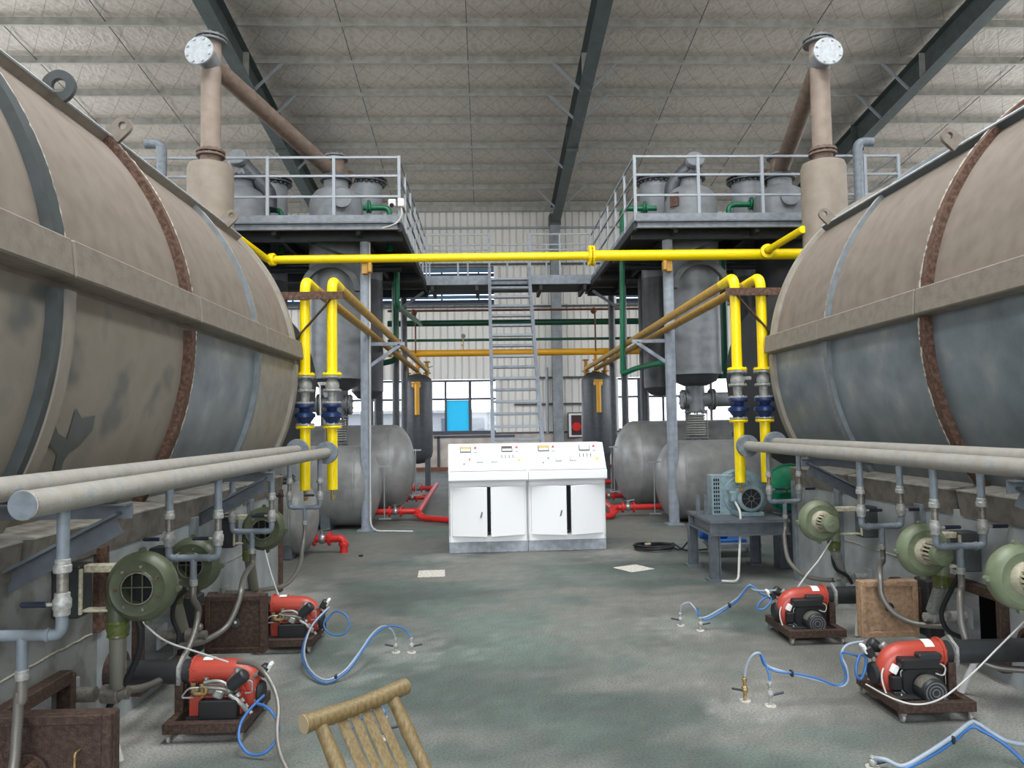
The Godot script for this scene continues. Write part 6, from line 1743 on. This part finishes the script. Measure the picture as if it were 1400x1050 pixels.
	# black ties round the paired hoses
	for e in [[V(-1.35, 0.03, -4.64), "dusty side's far burner"], [V(1.16, 0.157, -4.11), "near motor burner"], [V(1.29, 0.175, -5.56), "far motor burner"], [V(1.56, 0.105, -3.35), "frame's lower corner"]]:
		solid("cable_tie", G.new().box(e[0], V(0.016, 0.034, 0.034), Basis(), 0.005), M.black, e[0], "black tie binding the hose pair, " + e[1], "tie")
	# thin cables and wrapped wires of the blowers
	line("cable", [V(-2.007,0.652,-3.55), V(-1.953,0.566,-3.6), V(-1.928,0.501,-3.7), V(-1.874,0.441,-3.8), V(-1.812,0.379,-3.9), V(-1.75,0.337,-3.95)], 0.0045, M.cable_white, "thin white cable from the nearest grilled blower to its burner", "cable")
	line("cable", [V(-2.011,0.647,-5.5), V(-1.959,0.5,-5.46), V(-1.9,0.335,-5.45)], 0.005, M.cable_white, "thin white cable from the farthest grilled blower down to its burner", "cable")
	line("cable", [V(2.111,0.6,-5.7), V(1.975,0.481,-5.6), V(1.843,0.4,-5.5), V(1.72,0.338,-5.37)], 0.006, M.cable_white, "thin white cable from the farthest motor blower to its burner", "cable")
	line("cable", [V(2.283,0.58,-3.75), V(2.037,0.405,-3.7), V(1.854,0.286,-3.65), V(1.689,0.188,-3.62), V(1.554,0.165,-3.6), V(1.46,0.178,-3.65), V(1.433,0.178,-3.85)], 0.0042, M.cable_white, "thin pale cable sweeping in front of the near motor burner", "cable")
	line("wrapped_wire", [V(-2.017,0.652,-3.55), V(-2.008,0.601,-3.56), V(-2.019,0.531,-3.58), V(-2.044,0.467,-3.6), V(-2.082,0.396,-3.62), V(-2.142,0.313,-3.66), V(-2.21,0.224,-3.7), V(-2.203,0.198,-3.68)], 0.015, M.cable_black, "thick black taped wire under the nearest grilled blower", "wire")
	line("floor_conduit", [V(-2.203,0.205,-3.68), V(-2.18,0.139,-3.66), V(-2.127,0.08,-3.6), V(-2.098,0.02,-3.58)], 0.012, M.cable_white, "short white conduit entering the floor under the nearest grilled blower", "conduit")
	line("wrapped_wire", [V(-2.084,0.632,-4.3), V(-2.17,0.556,-4.35), V(-2.197,0.457,-4.38), V(-2.172,0.372,-4.4), V(-2.176,0.312,-4.4)], 0.012, M.cable_black, "black wire behind the middle grilled blower's duct", "wire")
	line("wrapped_wire", [V(2.184,0.58,-5.8), V(2.163,0.47,-5.8), V(2.188,0.37,-5.8), V(2.27,0.319,-5.8), V(2.307,0.258,-5.8)], 0.013, M.cable_black, "black wire under the farthest motor blower", "wire")
	line("wrapped_wire", [V(2.274,0.6,-4.4), V(2.231,0.463,-4.45), V(2.217,0.346,-4.5), V(2.252,0.252,-4.5), V(2.338,0.208,-4.5)], 0.014, M.cable_black, "black wire under the second motor blower", "wire")
	line("floor_conduit", [V(2.2,0.24,-4.12), V(2.15,0.12,-4.15), V(2.12,0.01,-4.18)], 0.016, M.cable_white, "white conduit leaning behind the near motor burner's post", "conduit")
	line("floor_conduit", [V(2.13,0.26,-5.3), V(2.1,0.12,-5.3), V(2.09,0.01,-5.3)], 0.016, M.cable_white, "white conduit leaning behind the far motor burner's post", "conduit")
	# camera boxes on the platform corner
	var cctv := thing("security_camera", P(-1, 1.74, 4.6, 10.85), "pair of small white camera boxes on the platform's corner post", "camera")
	part("housing", G.new().box(P(-1, 1.79, 4.67, 10.8), V(0.1, 0.1, 0.13), Basis(V(1, 0, 0), 0.3), 0.012), M.label_white, cctv)
	part("junction_box", G.new().box(P(-1, 1.67, 4.68, 10.84), V(0.09, 0.12, 0.08), Basis(), 0.012), M.label_white, cctv)
	part("lens", G.new().cyl(P(-1, 1.79, 4.625, 10.76), P(-1, 1.79, 4.61, 10.725), 0.03, 14), M.black, cctv)
	part("cable", G.new().tube(curve([P(-1, 1.67, 4.62, 10.84), P(-1, 1.66, 4.5, 10.83), P(-1, 1.75, 4.38, 10.84), P(-1, 1.95, 4.33, 10.9)], 6), 0.012, 6), M.cable_white, cctv)
	solid("cable", G.new().tube(bent([V(-2.13, 4.2, -11.25), V(-2.13, 0.1, -11.2), V(-2.05, 0.015, -11.1), V(-1.5, 0.012, -11.0)], 0.1), 0.012, 6), M.cable_white, V(-2.13, 0, -11.2), "white cable running down the platform column and along the floor", "cable")
	# pale things on the floor
	solid("floor_cover", G.new().box(V(-1.02, 0.004, -7.9), V(0.27, 0.008, 0.34), Basis(V(0, 1, 0), 0.05), 0.002), M.paper, V(-1.02, 0, -7.9), "pale square cover plate in the floor before the console, dusty side", "cover")
	solid("plastic_sheet", G.new().box(V(1.05, 0.004, -7.95), V(0.3, 0.006, 0.3), Basis(V(0, 1, 0), 0.5), 0.002), M.paper, V(1.05, 0, -7.95), "crumpled pale sheet on the floor before the console, fan side", "sheet")
	solid("loose_cap", G.new().cyl(V(-1.92, 0.0, -9.05), V(-1.92, 0.02, -9.05), 0.025, 10, 0.004), M.black, V(-1.92, 0, -9.05), "small black cap lying near the short red pipe", "cap")
